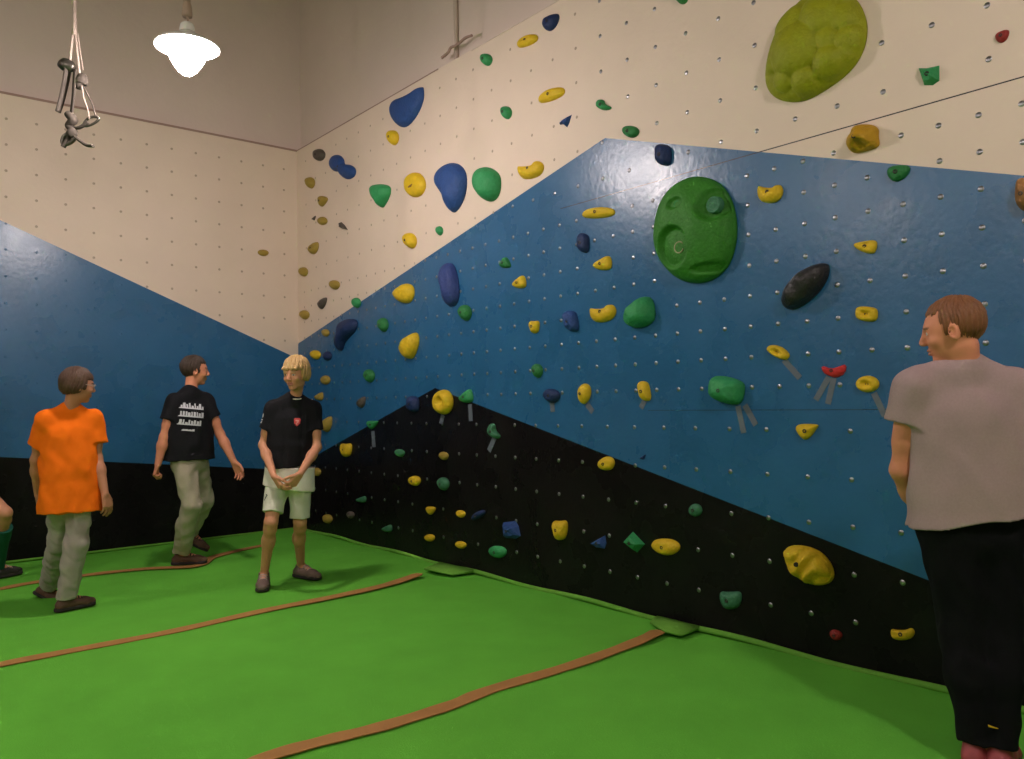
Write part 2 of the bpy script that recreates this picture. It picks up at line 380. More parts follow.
def hold(label, color, shape, cx, cy, w_, h_, ang=0, style='dome', H=None, wall='R', poly=None, bolt=True, smoothn=3, bumps=(), lean=.0, group=None):
    a = math.radians(ang)
    if poly is None:
        pts = [(cx + u * w_ * math.cos(a) - v * h_ * math.sin(a), cy + u * w_ * math.sin(a) + v * h_ * math.cos(a)) for u, v in SH[shape]]
    else: pts = poly
    on = on_right if wall == 'R' else on_left
    W3 = [on(*p) for p in pts]
    c3 = sum(W3) / len(W3)
    if wall == 'R': O = [(-(p[1] - c3[1]), p[2] - c3[2]) for p in W3]
    else: O = [(p[0] - c3[0], p[2] - c3[2]) for p in W3]
    ar = sum(O[i][0] * O[(i + 1) % len(O)][1] - O[(i + 1) % len(O)][0] * O[i][1] for i in range(len(O)))
    if ar < 0: O = O[::-1]
    facet = style == 'facet'
    if not facet:
        for _ in range(smoothn):
            Q = []
            for i in range(len(O)):
                p = np.array(O[i]); q = np.array(O[(i + 1) % len(O)]); Q += [p * .75 + q * .25, p * .25 + q * .75]
            O = Q
        # chaikin cuts corners, so grow a little
        O = [np.array(p) * .95 for p in O] if poly is None else [np.array(p) * 1.02 for p in O]
    else:
        O = [np.array(p) * 1.0 for p in O]
    size = min(max(p[0] for p in O) - min(p[0] for p in O), max(p[1] for p in O) - min(p[1] for p in O))
    if H is None: H = size * (.42 if style != 'flat' else .25)
    hw = (max(p[0] for p in O) - min(p[0] for p in O)) / 2; hh = (max(p[1] for p in O) - min(p[1] for p in O)) / 2
    rnd = random.Random(int(cx * 7 + cy * 13)); ph = [rnd.uniform(0, 6) for _ in range(6)]
    rings = [1, 1.0, .97, .93, .87, .8, .72, .63, .54, .45, .36, .27, .18, .09] if not facet else [1, .96, .62, .3]
    if max(w_, h_) < 13 and not facet: rings = [1, 1, .93, .8, .6, .4, .2]
    if poly is not None and size > .2: rings = [1, 1, .985, .965, .94, .91, .88, .84, .8, .76, .72, .68, .64, .6, .55, .5, .45, .4, .35, .3, .25, .2, .15, .1, .05]
    n = len(O); vs = []; fs = []
    def height(r, u, v):
        if style in ('dome', 'facet'): z = (1 - r ** 2.6) ** .55
        elif style == 'ring':
            z = (1 - r ** 3) ** .5 * (1 - .75 * math.exp(-(r / .38) ** 2))
        elif style == 'jug':
            z = (1 - r ** 3) ** .5 * (1 - .55 * math.exp(-((u) ** 2 / .18 + (v - .35) ** 2 / .08)))
        elif style == 'flat': z = (1 - r ** 5) ** .6
        elif style == 'pod': z = (1 - r ** 2.4) ** .5
        for bu, bv, ba, br in bumps: z += ba * math.exp(-((u - bu) ** 2 + (v - bv) ** 2) / br ** 2) * (1 - r ** 6)
        z += .05 * (1 - r ** 4) * math.sin(u * 4 + ph[0]) * math.sin(v * 5 + ph[1]) + .03 * (1 - r ** 4) * math.sin(u * 9 + ph[2] + v * 3)
        return z
    for k, r in enumerate(rings):
        for i, p in enumerate(O):
            q = p * r; u, v = q[0] / hw, q[1] / hh
            z = 0 if k == 0 else max(0.03, height(min(r, .999), u, v)) * H
            if k == 1: z = .12 * H
            if facet and k > 0: z *= 1 + .18 * math.sin(i * 2.1 + ph[0]) ; q = q * (1 + .05 * math.sin(i * 3.3 + k + ph[1]))
            vs.append((q[0], q[1] + lean * z, z))
    vs.append((0, lean * H * height(0.001, 0, 0), max(.03, height(.001, 0, 0)) * H))
    m = len(rings)
    for k in range(m - 1):
        for i in range(n): fs.append((k * n + i, k * n + (i + 1) % n, (k + 1) * n + (i + 1) % n, (k + 1) * n + i))
    for i in range(n): fs.append(((m - 1) * n + i, (m - 1) * n + (i + 1) % n, m * n))
    fs.append(tuple(range(n))[::-1])
    if wall == 'R': conv = lambda p: (-p[2], -p[0], p[1])
    else: conv = lambda p: (p[0], -p[2], p[1])
    o = link('climbing_hold', mesh('climbing_hold', [conv(p) for p in vs], fs), None, HM[color], not facet)
    o.location = c3
    tag(o, label, 'climbing hold', group)
    if bolt and max(w_, h_) > 12 and poly is None:
        zc = vs[-1][2]; rb = min(.011, size * .13)
        v, f = lathe([(.0003, .002), (rb * .5, .002), (rb * .55, .006), (rb, .006), (rb * 1.05, .0)], 12)
        bz = zc + .0005; by = vs[-1][1]
        link('bolt', mesh('bolt', [conv((p[0], p[1] + by, p[2] + bz - .003)) for p in v], f), o, m_dark)
    return o, conv, hw, hh, H
def tape(p, q, label, wpx=6.5, name='tape_strip'):
    on = on_right; P = np.array(on(*p)); Q = np.array(on(*q)); d = Q - P; d[0] = 0; L = np.linalg.norm(d); d /= L
    n = np.array([0, d[2], -d[1]]); dep = (P - ORG) @ F_; hw = wpx / 2 * dep / FPX * .95
    vs = []
    for t in np.linspace(0, 1, 6):
        for s in (-1, 1):
            c = P + d * L * t + n * s * hw; vs += [(XR - .0003, c[1], c[2]), (XR - .0022 - .0008 * math.sin(t * 9), c[1], c[2])]
    fs = []
    for i in range(5):
        a = i * 4; fs += [(a, a + 4, a + 5, a + 1), (a + 1, a + 5, a + 7, a + 3), (a + 3, a + 7, a + 6, a + 2), (a + 2, a + 6, a + 4, a)]
    fs += [(0, 1, 3, 2), (20, 22, 23, 21)]
    tag(link(name, mesh('grey_tape', vs, fs), None, m_gtape, False), label, 'tape', 'grey tape markers under the holds')
Hd = hold
# --- cream area, from the top
big = Hd('huge lime green hold with swollen rounded lumps at the top edge of the wall', 'lime', None, 817, 47, 100, 110, poly=[(790, 15), (805, -2), (824, -9), (846, -8), (859, 3), (866, 20), (867, 34), (863, 52), (852, 70), (832, 86), (808, 100), (790, 102), (775, 97), (767, 84), (768, 65), (773, 45), (780, 28)], style='pod', H=.10, smoothn=2)
def lumps(obj, items):
    """swollen cells raised out of a big hold: push its vertices outwards with smooth caps (pixel centres on the wall)"""
    me = obj.data; loc = np.array(obj.location)
    L = [(on_right(cx, cy), r, a) for cx, cy, r, a in items]
    for v in me.vertices:
        p = np.array(v.co) + loc; add = 0; base = -v.co.x
        if base < .02: continue
        best = 0
        for c, r, a in L:
            d = math.hypot(p[1] - c[1], p[2] - c[2]) / r
            if d < 1: best = max(best, a * math.sqrt(1 - d * d))
        v.co.x -= best
    me.update()
def refine(obj, cuts=1):
    bm = bmesh.new(); bm.from_mesh(obj.data)
    bmesh.ops.subdivide_edges(bm, edges=bm.edges[:], cuts=cuts, use_grid_fill=True); bm.to_mesh(obj.data); bm.free()
    obj.data.polygons.foreach_set('use_smooth', [True] * len(obj.data.polygons))
refine(big[0], 1)
lumps(big[0], [(803, 54, .150, .066), (836, 66, .085, .045), (811, 85, .075, .038), (790, 84, .062, .034), (834, 44, .065, .03), (855, 42, .07, .03), (779, 68, .05, .025), (796, 27, .10, .038), (828, 17, .12, .045), (851, 18, .08, .03), (850, 58, .05, .025)])
def bolt_on(o, pxy, h, r=.014, m_=m_dark, name='bolt'):
    c = on_right(*pxy); v, f = lathe([(.0003, .0), (r * .5, .0), (r * .55, .005), (r, .005), (r * 1.1, -.004)], 14)
    lo = c - np.array(o.location); return link(name, mesh('bolt', [(-(p[2] + h), -p[0] + lo[1], p[1] + lo[2]) for p in v], f), o, m_)
Hd('blue teardrop hold topmost beside the yellow bean at the wall top', 'navy', 'drop', 551, 22, 17, 21, 10)
Hd('yellow bean hold just below the topmost blue teardrop', 'yellow', 'bean', 528, 41, 22, 12, -8, 'jug', lean=.15)
Hd('small green hold under the wall top left of the yellow bean', 'green', 'egg', 487, 60, 12, 13)
Hd('long yellow banana hold on cream above the blue fin', 'yellow', 'bean', 552, 95, 28, 14, -8, 'dome', lean=.1)
Hd('small green oval hold left of the long yellow banana hold', 'green', 'egg', 507, 113, 11, 14)
Hd('tiny blue fin hold beneath the long yellow banana hold', 'blue', 'fin', 566, 121, 12, 13, 0, 'facet', bolt=False)
Hd('green crescent hold on cream right of the tiny blue fin', 'green', 'boom', 604, 105, 17, 13, -10)
Hd('green oval hold on cream just above the peak of blue paint', 'darkgreen', 'egg', 631, 132, 18, 13)
Hd('green hold cut by the upper edge of the photo left of the lime hold', 'darkgreen', 'egg', 682, -1, 13, 12)
Hd('large blue shield hold just under the plaster edge', 'blue', None, 407, 107, 34, 38, poly=[(391, 108), (395, 101), (406, 97), (414, 93), (422, 87), (424, 89), (424, 100), (419, 113), (411, 124), (404, 128), (397, 124), (392, 116)], style='flat', H=.07, smoothn=2)
Hd('small yellow hold just below the large blue shield hold', 'yellow', 'egg', 394, 138, 11, 16)
Hd('black round hold highest beside the corner', 'grey', 'round', 320, 155, 12, 13)
Hd('blue double ball hold below the plaster edge near the corner', 'blue', 'twin', 343, 167, 26, 23, 0, smoothn=2, H=.07)
Hd('green inverted triangle hold left of the round yellow one', 'green', None, 382, 196, 18, 24, poly=[(373, 186), (381, 184), (391, 186), (391, 194), (388, 201), (383, 209), (379, 203), (374, 195)], style='dome', smoothn=2)
r1 = Hd('round yellow disc hold with a dark slot between green triangle and blue kidney', 'yellow', 'round', 416, 185, 22, 27, 0, 'flat', bolt=False)
v, f = tube([(-.045, 0, 0), (0, .004, 0), (.035, .012, 0)], lambda t: .012 * math.sin(.3 + t * 2.5), 8)
link('slot', mesh('slot', [(-(p[2] * .25 + r1[4] * .99), -p[0], p[1] - .02) for p in v], f), r1[0], HM['brown'])
Hd('large blue kidney shaped hold on cream', 'blue', None, 452, 187, 30, 50, poly=[(438, 182), (438, 174), (443, 167), (452, 163), (461, 165), (467, 174), (467, 188), (464, 200), (459, 209), (454, 213), (450, 208), (448, 199), (444, 192)], style='dome', H=.11, smoothn=2)
Hd('large light green egg hold right of the blue kidney', 'green', None, 488, 184, 26, 36, poly=[(476, 180), (478, 171), (485, 167), (494, 169), (501, 176), (501, 190), (497, 199), (491, 202), (484, 199), (478, 191)], style='dome', H=.11, smoothn=2)
Hd('yellow jug hold on cream right of the light green egg', 'yellow', 'moon', 532, 171, 27, 15, -14, 'jug', lean=.2)
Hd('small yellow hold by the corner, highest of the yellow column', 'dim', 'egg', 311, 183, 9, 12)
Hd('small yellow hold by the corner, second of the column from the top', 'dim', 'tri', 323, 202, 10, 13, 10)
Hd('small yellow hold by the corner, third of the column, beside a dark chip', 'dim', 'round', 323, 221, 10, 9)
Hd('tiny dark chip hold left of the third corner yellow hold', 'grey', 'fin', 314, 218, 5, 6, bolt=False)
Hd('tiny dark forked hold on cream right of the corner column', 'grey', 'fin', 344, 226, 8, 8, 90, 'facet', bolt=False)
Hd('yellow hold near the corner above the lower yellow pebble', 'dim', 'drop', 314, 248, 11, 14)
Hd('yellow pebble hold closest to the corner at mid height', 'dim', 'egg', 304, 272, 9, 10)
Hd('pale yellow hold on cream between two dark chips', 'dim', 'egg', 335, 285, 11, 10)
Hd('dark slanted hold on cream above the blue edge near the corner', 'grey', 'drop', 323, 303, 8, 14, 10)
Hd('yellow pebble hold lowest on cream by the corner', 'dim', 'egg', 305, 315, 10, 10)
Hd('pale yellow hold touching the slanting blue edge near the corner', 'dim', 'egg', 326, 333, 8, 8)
Hd('small green hold on cream just above the slanting blue edge', 'green', 'egg', 357, 303, 9, 11)
Hd('yellow hold on cream below the round yellow disc', 'yellow', 'egg', 411, 241, 13, 17, -10)
Hd('tiny green hold on cream below the blue kidney', 'green', 'egg', 440, 231, 7, 10)
Hd('only small yellow hold on the left wall', 'dim', 'egg', 263, 253, 12, 7, 0, wall='L')
Hd('small red hold at the upper right edge of the wall', 'dkred', 'drop', 1002, 36, 15, 16, 10)
Hd('green angular hold on cream right of the lime giant', 'green', 'rect', 930, 76, 21, 19, -6, 'facet')
st = Hd('yellow layered hold like stacked loaves on the cream and blue border', 'ochre', 'stack', 864, 139, 34, 31, -4, 'dome', H=.09, bumps=((0, .6, .25, .3), (0, 0, .22, .28), (.05, -.55, -.35, .35)), lean=-.1)
refine(st[0], 1)
for v_ in st[0].data.vertices:                       # three loaf-like layers, the lowest cut off flat
    if -v_.co.x > .015:
        k = v_.co.z + .18 * v_.co.y; v_.co.x *= .72 + .34 * abs(math.cos(k * 34 + .4)) ** .5
        if k < -.055: v_.co.x *= max(.35, 1 + (k + .055) * 14)
Hd('green leaf hold crossing the cream and blue border', 'darkgreen', 'drop', 898, 172, 23, 23, 25)
Hd('brown hold at the right edge of the photo below the cream paint', 'brown', 'block', 1026, 195, 20, 38, 0, H=.07)
# --- blue area
Hd('dark blue upright block hold just under the blue peak', 'navy', 'block', 664, 155, 17, 24)
Hd('yellow half moon hold right of the big green pocketed hold', 'yellow', 'moon', 771, 194, 26, 18, 0, 'jug')
g = Hd('huge dark green oval hold with three round pockets', 'grass', None, 697, 230, 80, 108, poly=[(657, 236), (660, 213), (669, 193), (685, 180), (703, 177), (721, 184), (732, 200), (737, 222), (736, 245), (729, 266), (715, 279), (697, 283), (680, 279), (666, 266), (659, 252)], style='pod', H=.15, smoothn=2)
refine(g[0], 1)
def pockets(obj, items):
    me = obj.data; loc = np.array(obj.location); L = [(on_right(cx, cy), ry, rz, d) for cx, cy, ry, rz, d in items]
    for v in me.vertices:
        p = np.array(v.co) + loc; base = -v.co.x
        if base < .03: continue
        for c, ry, rz, d in L:
            q = ((p[1] - c[1]) / ry) ** 2 + ((p[2] - c[2]) / rz) ** 2
            k = max(0, min(1, (1.15 - q) / .5)); k = k * k * (3 - 2 * k)
            v.co.x = min(v.co.x + d * k, -.015)
    me.update()
pockets(g[0], [(684, 249, .125, .13, .045), (722, 206, .10, .10, .045), (687, 206, .06, .035, .025), (716, 269, .12, .03, .025)])
# round inserts in the pockets of the big green hold
def insert(cx, cy, h, r, mt, name, rr=.25):
    c = on_right(cx, cy) - np.array(g[0].location)
    v, f = lathe([(.0003, .008), (r * .4, .008), (r * .5, .004), (r * .7, .006), (r * .86, .012), (r, .006), (r * 1.04, -.03)], 24)
    return link(name, mesh(name, [(-(p[2] + h), -p[0] + c[1], p[1] + c[2]) for p in v], f), g[0], mt)
insert(689, 250, .080, .045, HM['grass'], 'pocket_plug')
insert(723, 207, .090, .05, HM['mint'], 'pocket_plug')
insert(688, 207, .100, .026, HM['green'], 'pocket_plug')
v, f = tube([(.034 * math.cos(t), .034 * math.sin(t), 0) for t in np.linspace(.6, 5.9, 18)], .005, 8, 1, 2)
c_ = on_right(689, 249) - np.array(g[0].location)
link('pocket_ring', mesh('ring', [(-(p[2] + .096), -p[0] + c_[1], p[1] + c_[2]) for p in v], f), g[0], m_steel if False else mat('ring_pale', (150, 150, 110), .5))
Hd('large black smooth oval hold tilted on blue', 'black', None, 807, 288, 50, 50, poly=[(785, 307), (784, 299), (790, 286), (801, 273), (815, 265), (827, 263), (830, 269), (827, 281), (818, 294), (806, 304), (793, 310)], style='dome', H=.11, smoothn=2)
Hd('yellow hold on blue above the ring hold, right of the black oval', 'yellow', 'wedge', 865, 245, 27, 17, 12, 'jug')
Hd('yellow ring hold on blue directly right of the black oval', 'yellow', 'block', 867, 314, 24, 17, 0, 'ring')
Hd('yellow ring hold with grey tape beside the arm of the man in grey', 'yellow', 'round', 868, 384, 25, 18, 0, 'ring')
Hd('tilted yellow hold with one grey tape below the black oval', 'yellow', 'bean', 779, 352, 23, 14, 45, 'ring')
Hd('red bow shaped hold with two grey tapes on blue', 'red', 'bow', 834, 371, 27, 15, 0, smoothn=1)
Hd('large green block hold with two grey tapes on blue', 'green', 'block', 728, 390, 37, 30, 8, 'dome', H=.10)
Hd('yellow half disc hold with a flat top on blue', 'yellow', 'half', 806, 432, 27, 17, 0, 'dome')
Hd('yellow loaf hold on blue left of the big green oval', 'yellow', 'bean', 599, 213, 33, 13, 6, 'dome', lean=.2)
Hd('dark blue upright hold below the yellow loaf', 'navy', 'block', 584, 243, 12, 22, 0)
Hd('yellow triangular hold on blue below the dark blue upright hold', 'yellow', 'wedge', 602, 263, 22, 17, -5)
Hd('yellow horned hold on blue left of the yellow triangular hold', 'yellow', 'wedge', 519, 282, 16, 15, -10)
Hd('green hold on blue above the yellow horned hold', 'darkgreen', 'tri', 506, 262, 13, 13, 180)
Hd('small yellow mushroom hold on blue left of the speckled blue hold', 'yellow', 'rect', 535, 327, 11, 14)
Hd('blue hold with dark speckles left of the yellow jug on blue', 'blue', 'block', 572, 321, 14, 24, -10, bumps=((0, .5, -.2, .2), (0, -.1, -.2, .2), (.1, -.6, -.2, .2)))
Hd('yellow jug hold on blue left of the large green wedge', 'yellow', 'moon', 604, 314, 27, 16, -8, 'jug', lean=.2)
Hd('large green wedge hold on blue under the big green oval', 'green', None, 642, 312, 28, 32, poly=[(628, 320), (631, 309), (640, 300), (648, 296), (654, 301), (656, 318), (650, 325), (639, 328), (631, 326)], style='dome', H=.12, smoothn=1)
Hd('yellow hold on the blue slope with a dark underside', 'yellow', None, 404, 294, 21, 20, poly=[(394, 293), (400, 287), (407, 283), (414, 286), (415, 295), (411, 303), (403, 303), (397, 299)], style='dome', smoothn=2)
Hd('tall dim blue hold on blue right of the yellow slope hold', 'dimblue', None, 450, 284, 18, 44, poly=[(443, 268), (447, 263), (454, 264), (458, 275), (460, 292), (458, 303), (452, 307), (447, 303), (446, 290), (443, 278)], style='dome', H=.10, smoothn=2)
Hd('green oval hold on blue right below the tall dim blue hold', 'darkgreen', 'egg', 466, 313, 13, 17)
Hd('small green hold on blue between the corner and yellow slope hold', 'darkgreen', 'egg', 384, 325, 10, 15)
Hd('dark navy clustered hold near the corner on blue', 'navy', None, 347, 334, 24, 34, poly=[(341, 325), (345, 320), (353, 319), (358, 321), (357, 330), (350, 337), (345, 343), (343, 351), (338, 349), (338, 340), (341, 333)], style='dome', H=.10, smoothn=1)
Hd('yellow leaf hold on blue below the yellow slope hold', 'yellow', None, 411, 346, 16, 26, poly=[(403, 346), (407, 338), (412, 335), (418, 332), (420, 341), (417, 352), (413, 359), (407, 358), (404, 352)], style='dome', smoothn=1)
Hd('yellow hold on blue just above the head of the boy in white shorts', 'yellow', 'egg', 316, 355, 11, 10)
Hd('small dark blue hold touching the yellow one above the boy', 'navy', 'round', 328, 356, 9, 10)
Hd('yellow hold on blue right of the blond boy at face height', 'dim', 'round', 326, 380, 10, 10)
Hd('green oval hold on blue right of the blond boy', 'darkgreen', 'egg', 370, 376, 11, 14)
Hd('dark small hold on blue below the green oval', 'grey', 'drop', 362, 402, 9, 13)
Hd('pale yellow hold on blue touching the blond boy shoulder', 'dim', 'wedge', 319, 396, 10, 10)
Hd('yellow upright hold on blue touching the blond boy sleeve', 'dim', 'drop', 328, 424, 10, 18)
Hd('blue shadowy hold straddling the left slope of black paint', 'navy', 'block', 414, 404, 12, 18)
Hd('large yellow ring hold at the peak of black paint', 'yellow', 'round', 445, 402, 19, 27, 0, 'ring')
Hd('green hold at the peak of black paint beside the yellow ring', 'green', 'wedge', 466, 396, 16, 16, -10)
Hd('flat green hold with tape on the left slope of black paint', 'green', 'half', 372, 425, 14, 9, 0)
Hd('yellow hold on black at the left edge of the black slope', 'yellow', 'rect', 347, 450, 12, 15, 0, bumps=((0, .4, -.2, .3),))
Hd('green pebble hold with a glint on blue above the taped navy one', 'darkgreen', 'egg', 538, 371, 11, 15)
Hd('navy rounded hold with grey tape on blue', 'navy', 'egg', 552, 396, 18, 15)
Hd('yellow upright oval hold with grey tape right of the navy one', 'yellow', 'egg', 585, 394, 13, 22, 12)
Hd('slim yellow upright hold with grey tape on blue below the green wedge', 'yellow', 'block', 645, 391, 12, 23, -10)
Hd('tiny navy hold on the blue and black border', 'navy', 'fin', 643, 457, 7, 7, bolt=False)
Hd('green boomerang hold with grey tape on black', 'mint', 'boom', 495, 431, 14, 17, 0)
Hd('yellow oval hold on the right slope of black paint', 'yellow', 'egg', 607, 464, 18, 15, -35)
# --- black area
Hd('dull green hold on black right of the slope edge yellow hold', 'mint', 'egg', 400, 453, 11, 8)
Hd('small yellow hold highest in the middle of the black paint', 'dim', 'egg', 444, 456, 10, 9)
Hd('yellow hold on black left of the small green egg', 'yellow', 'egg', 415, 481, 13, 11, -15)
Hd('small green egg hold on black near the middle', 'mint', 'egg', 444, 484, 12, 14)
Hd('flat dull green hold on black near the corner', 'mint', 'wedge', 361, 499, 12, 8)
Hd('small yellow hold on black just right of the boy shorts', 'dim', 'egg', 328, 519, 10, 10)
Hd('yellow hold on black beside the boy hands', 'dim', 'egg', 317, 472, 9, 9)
Hd('faint grey hold on black low near the corner', 'grey', 'egg', 351, 515, 8, 8)
Hd('dull green hold lowest on black near the corner', 'mint', 'wedge', 387, 528, 12, 9)
Hd('yellow triangular hold on black, upper left of a square of four', 'yellow', 'tri', 431, 511, 11, 10)
Hd('yellow pebble hold on black, upper right of a square of four', 'yellow', 'egg', 461, 514, 10, 8)
Hd('yellow pebble hold on black, lower left of a square of four', 'yellow', 'egg', 430, 538, 11, 8, -10)
Hd('yellow flat pebble hold on black, lower right of a square of four', 'yellow', 'egg', 461, 545, 12, 8)
Hd('slanted slim blue hold on black right of the yellow square', 'navy', 'bean', 479, 515, 15, 8, -20)
Hd('blue angular hold on black above the bright green clam', 'blue', 'block', 512, 530, 15, 19, -15, 'facet')
Hd('bright green clam hold lowest on black in the middle', 'green', 'egg', 498, 552, 19, 13)
Hd('yellow upright brick hold on black', 'yellow', 'rect', 561, 530, 16, 22, 0)
Hd('blue pyramid hold on black right of the yellow brick', 'blue', 'wedge', 599, 542, 15, 13, 0, 'facet')
Hd('green diamond hold on black beside the wide yellow fan', 'green', 'diamond', 635, 542, 20, 21, 0, 'facet')
Hd('wide yellow fan hold on black', 'yellow', 'egg', 666, 547, 31, 18, 0)
Hd('dull green ball hold on black below the blue edge', 'mint', 'round', 696, 510, 14, 14)
lo_ = Hd('largest yellow hold with wavy ridges on black', 'yellow', None, 810, 565, 50, 40, poly=[(785, 551), (792, 545), (808, 546), (822, 552), (832, 564), (835, 576), (829, 584), (814, 585), (800, 578), (789, 567)], style='dome', H=.09, smoothn=2)
refine(lo_[0], 1)
for v_ in lo_[0].data.vertices:
    if -v_.co.x > .03: v_.co.x -= .012 * math.sin((v_.co.y * .6 + v_.co.z) * 60 + 2 * math.sin(v_.co.y * 25))
bolt_on(lo_[0], (806, 562), .10, .012)
Hd('green square hold on black near the mat', 'mint', 'rect', 731, 600, 25, 20, 0, 'dome')
Hd('small red hold low on black by the mat', 'dkred', 'egg', 836, 635, 14, 11, 15)
Hd('yellow bean hold low on black beside the man in grey', 'yellow', 'moon', 903, 634, 25, 12, 0)
# grey tape markers
T = [((738, 406), (744, 433), 'left grey tape strip under the large green block hold'), ((745, 405), (756, 425), 'right grey tape strip under the large green block hold'),
     ((784, 360), (800, 378), 'slanting grey tape strip under the tilted yellow hold'), ((829, 377), (816, 400), 'left grey tape strip under the red bow hold'),
     ((834, 378), (828, 404), 'right grey tape strip under the red bow hold'), ((874, 393), (885, 416), 'grey tape strip under the yellow ring beside the man in grey'),
     ((443, 415), (441, 424), 'short grey tape strip under the large yellow ring'), ((470, 404), (471, 421), 'upright grey tape strip under the green hold at the black peak'),
     ((495, 437), (489, 451), 'slanting grey tape strip under the green boomerang hold'), ((373, 431), (374, 447), 'dim grey tape strip on the left slope of black paint'),
     ((552, 402), (553, 412), 'grey tape strip under the navy rounded hold'), ((587, 404), (593, 412), 'grey tape strip under the yellow upright oval hold'),
     ((645, 400), (641, 408), 'grey tape strip under the slim yellow upright hold')]
for p, q, lb in T: tape(p, q, lb)
# nuts: leave out those under a hold
centres = [(o.location, max(o.dimensions)) for o in C.objects if o.name.startswith('climbing_hold')]
def free(p, wall):
    for o in HOLDS:
        l = o.location
        if wall == 'R' and abs(l.x - XR) < .01:
            if ((p[0] - l.y) / (o['_ry'] + .012)) ** 2 + ((p[1] - l.z) / (o['_rz'] + .012)) ** 2 < 1: return False
    return True
HOLDS = [o for o in C.objects if o.name.startswith('climbing_hold')]
for o in HOLDS:
    ys = [v.co.y for v in o.data.vertices]; zs = [v.co.z for v in o.data.vertices]
    o['_ry'] = (max(ys) - min(ys)) / 2; o['_rz'] = (max(zs) - min(zs)) / 2
rs2 = [p for p in rs if free(p, 'R')]
c1, c2 = yz(605, 138), yz(296, 345)
painted = lambda p: p[0] > 3.9 and p[1] > c1[1] + (c2[1] - c1[1]) * (p[0] - c1[0]) / (c2[0] - c1[0])
place_nuts([p for p in rs2 if not painted(p)], 'R', wr, m_steel, 1.12)
place_nuts([p for p in rs2 if painted(p)], 'R', wr, m_nutpaint, .9, 0)
l1, l2 = xz(0, 220), xz(290, 355); creaml = lambda p: p[1] > l1[1] + (l2[1] - l1[1]) * (p[0] - l1[0]) / (l2[0] - l1[0])
place_nuts([p for p in ls if creaml(p)], 'L', wl, m_nutpaint, 1.0, 0); place_nuts([p for p in ls if not creaml(p)], 'L', wl, m_paint_l, 1.0)
for o in HOLDS: del o['_ry']; del o['_rz']
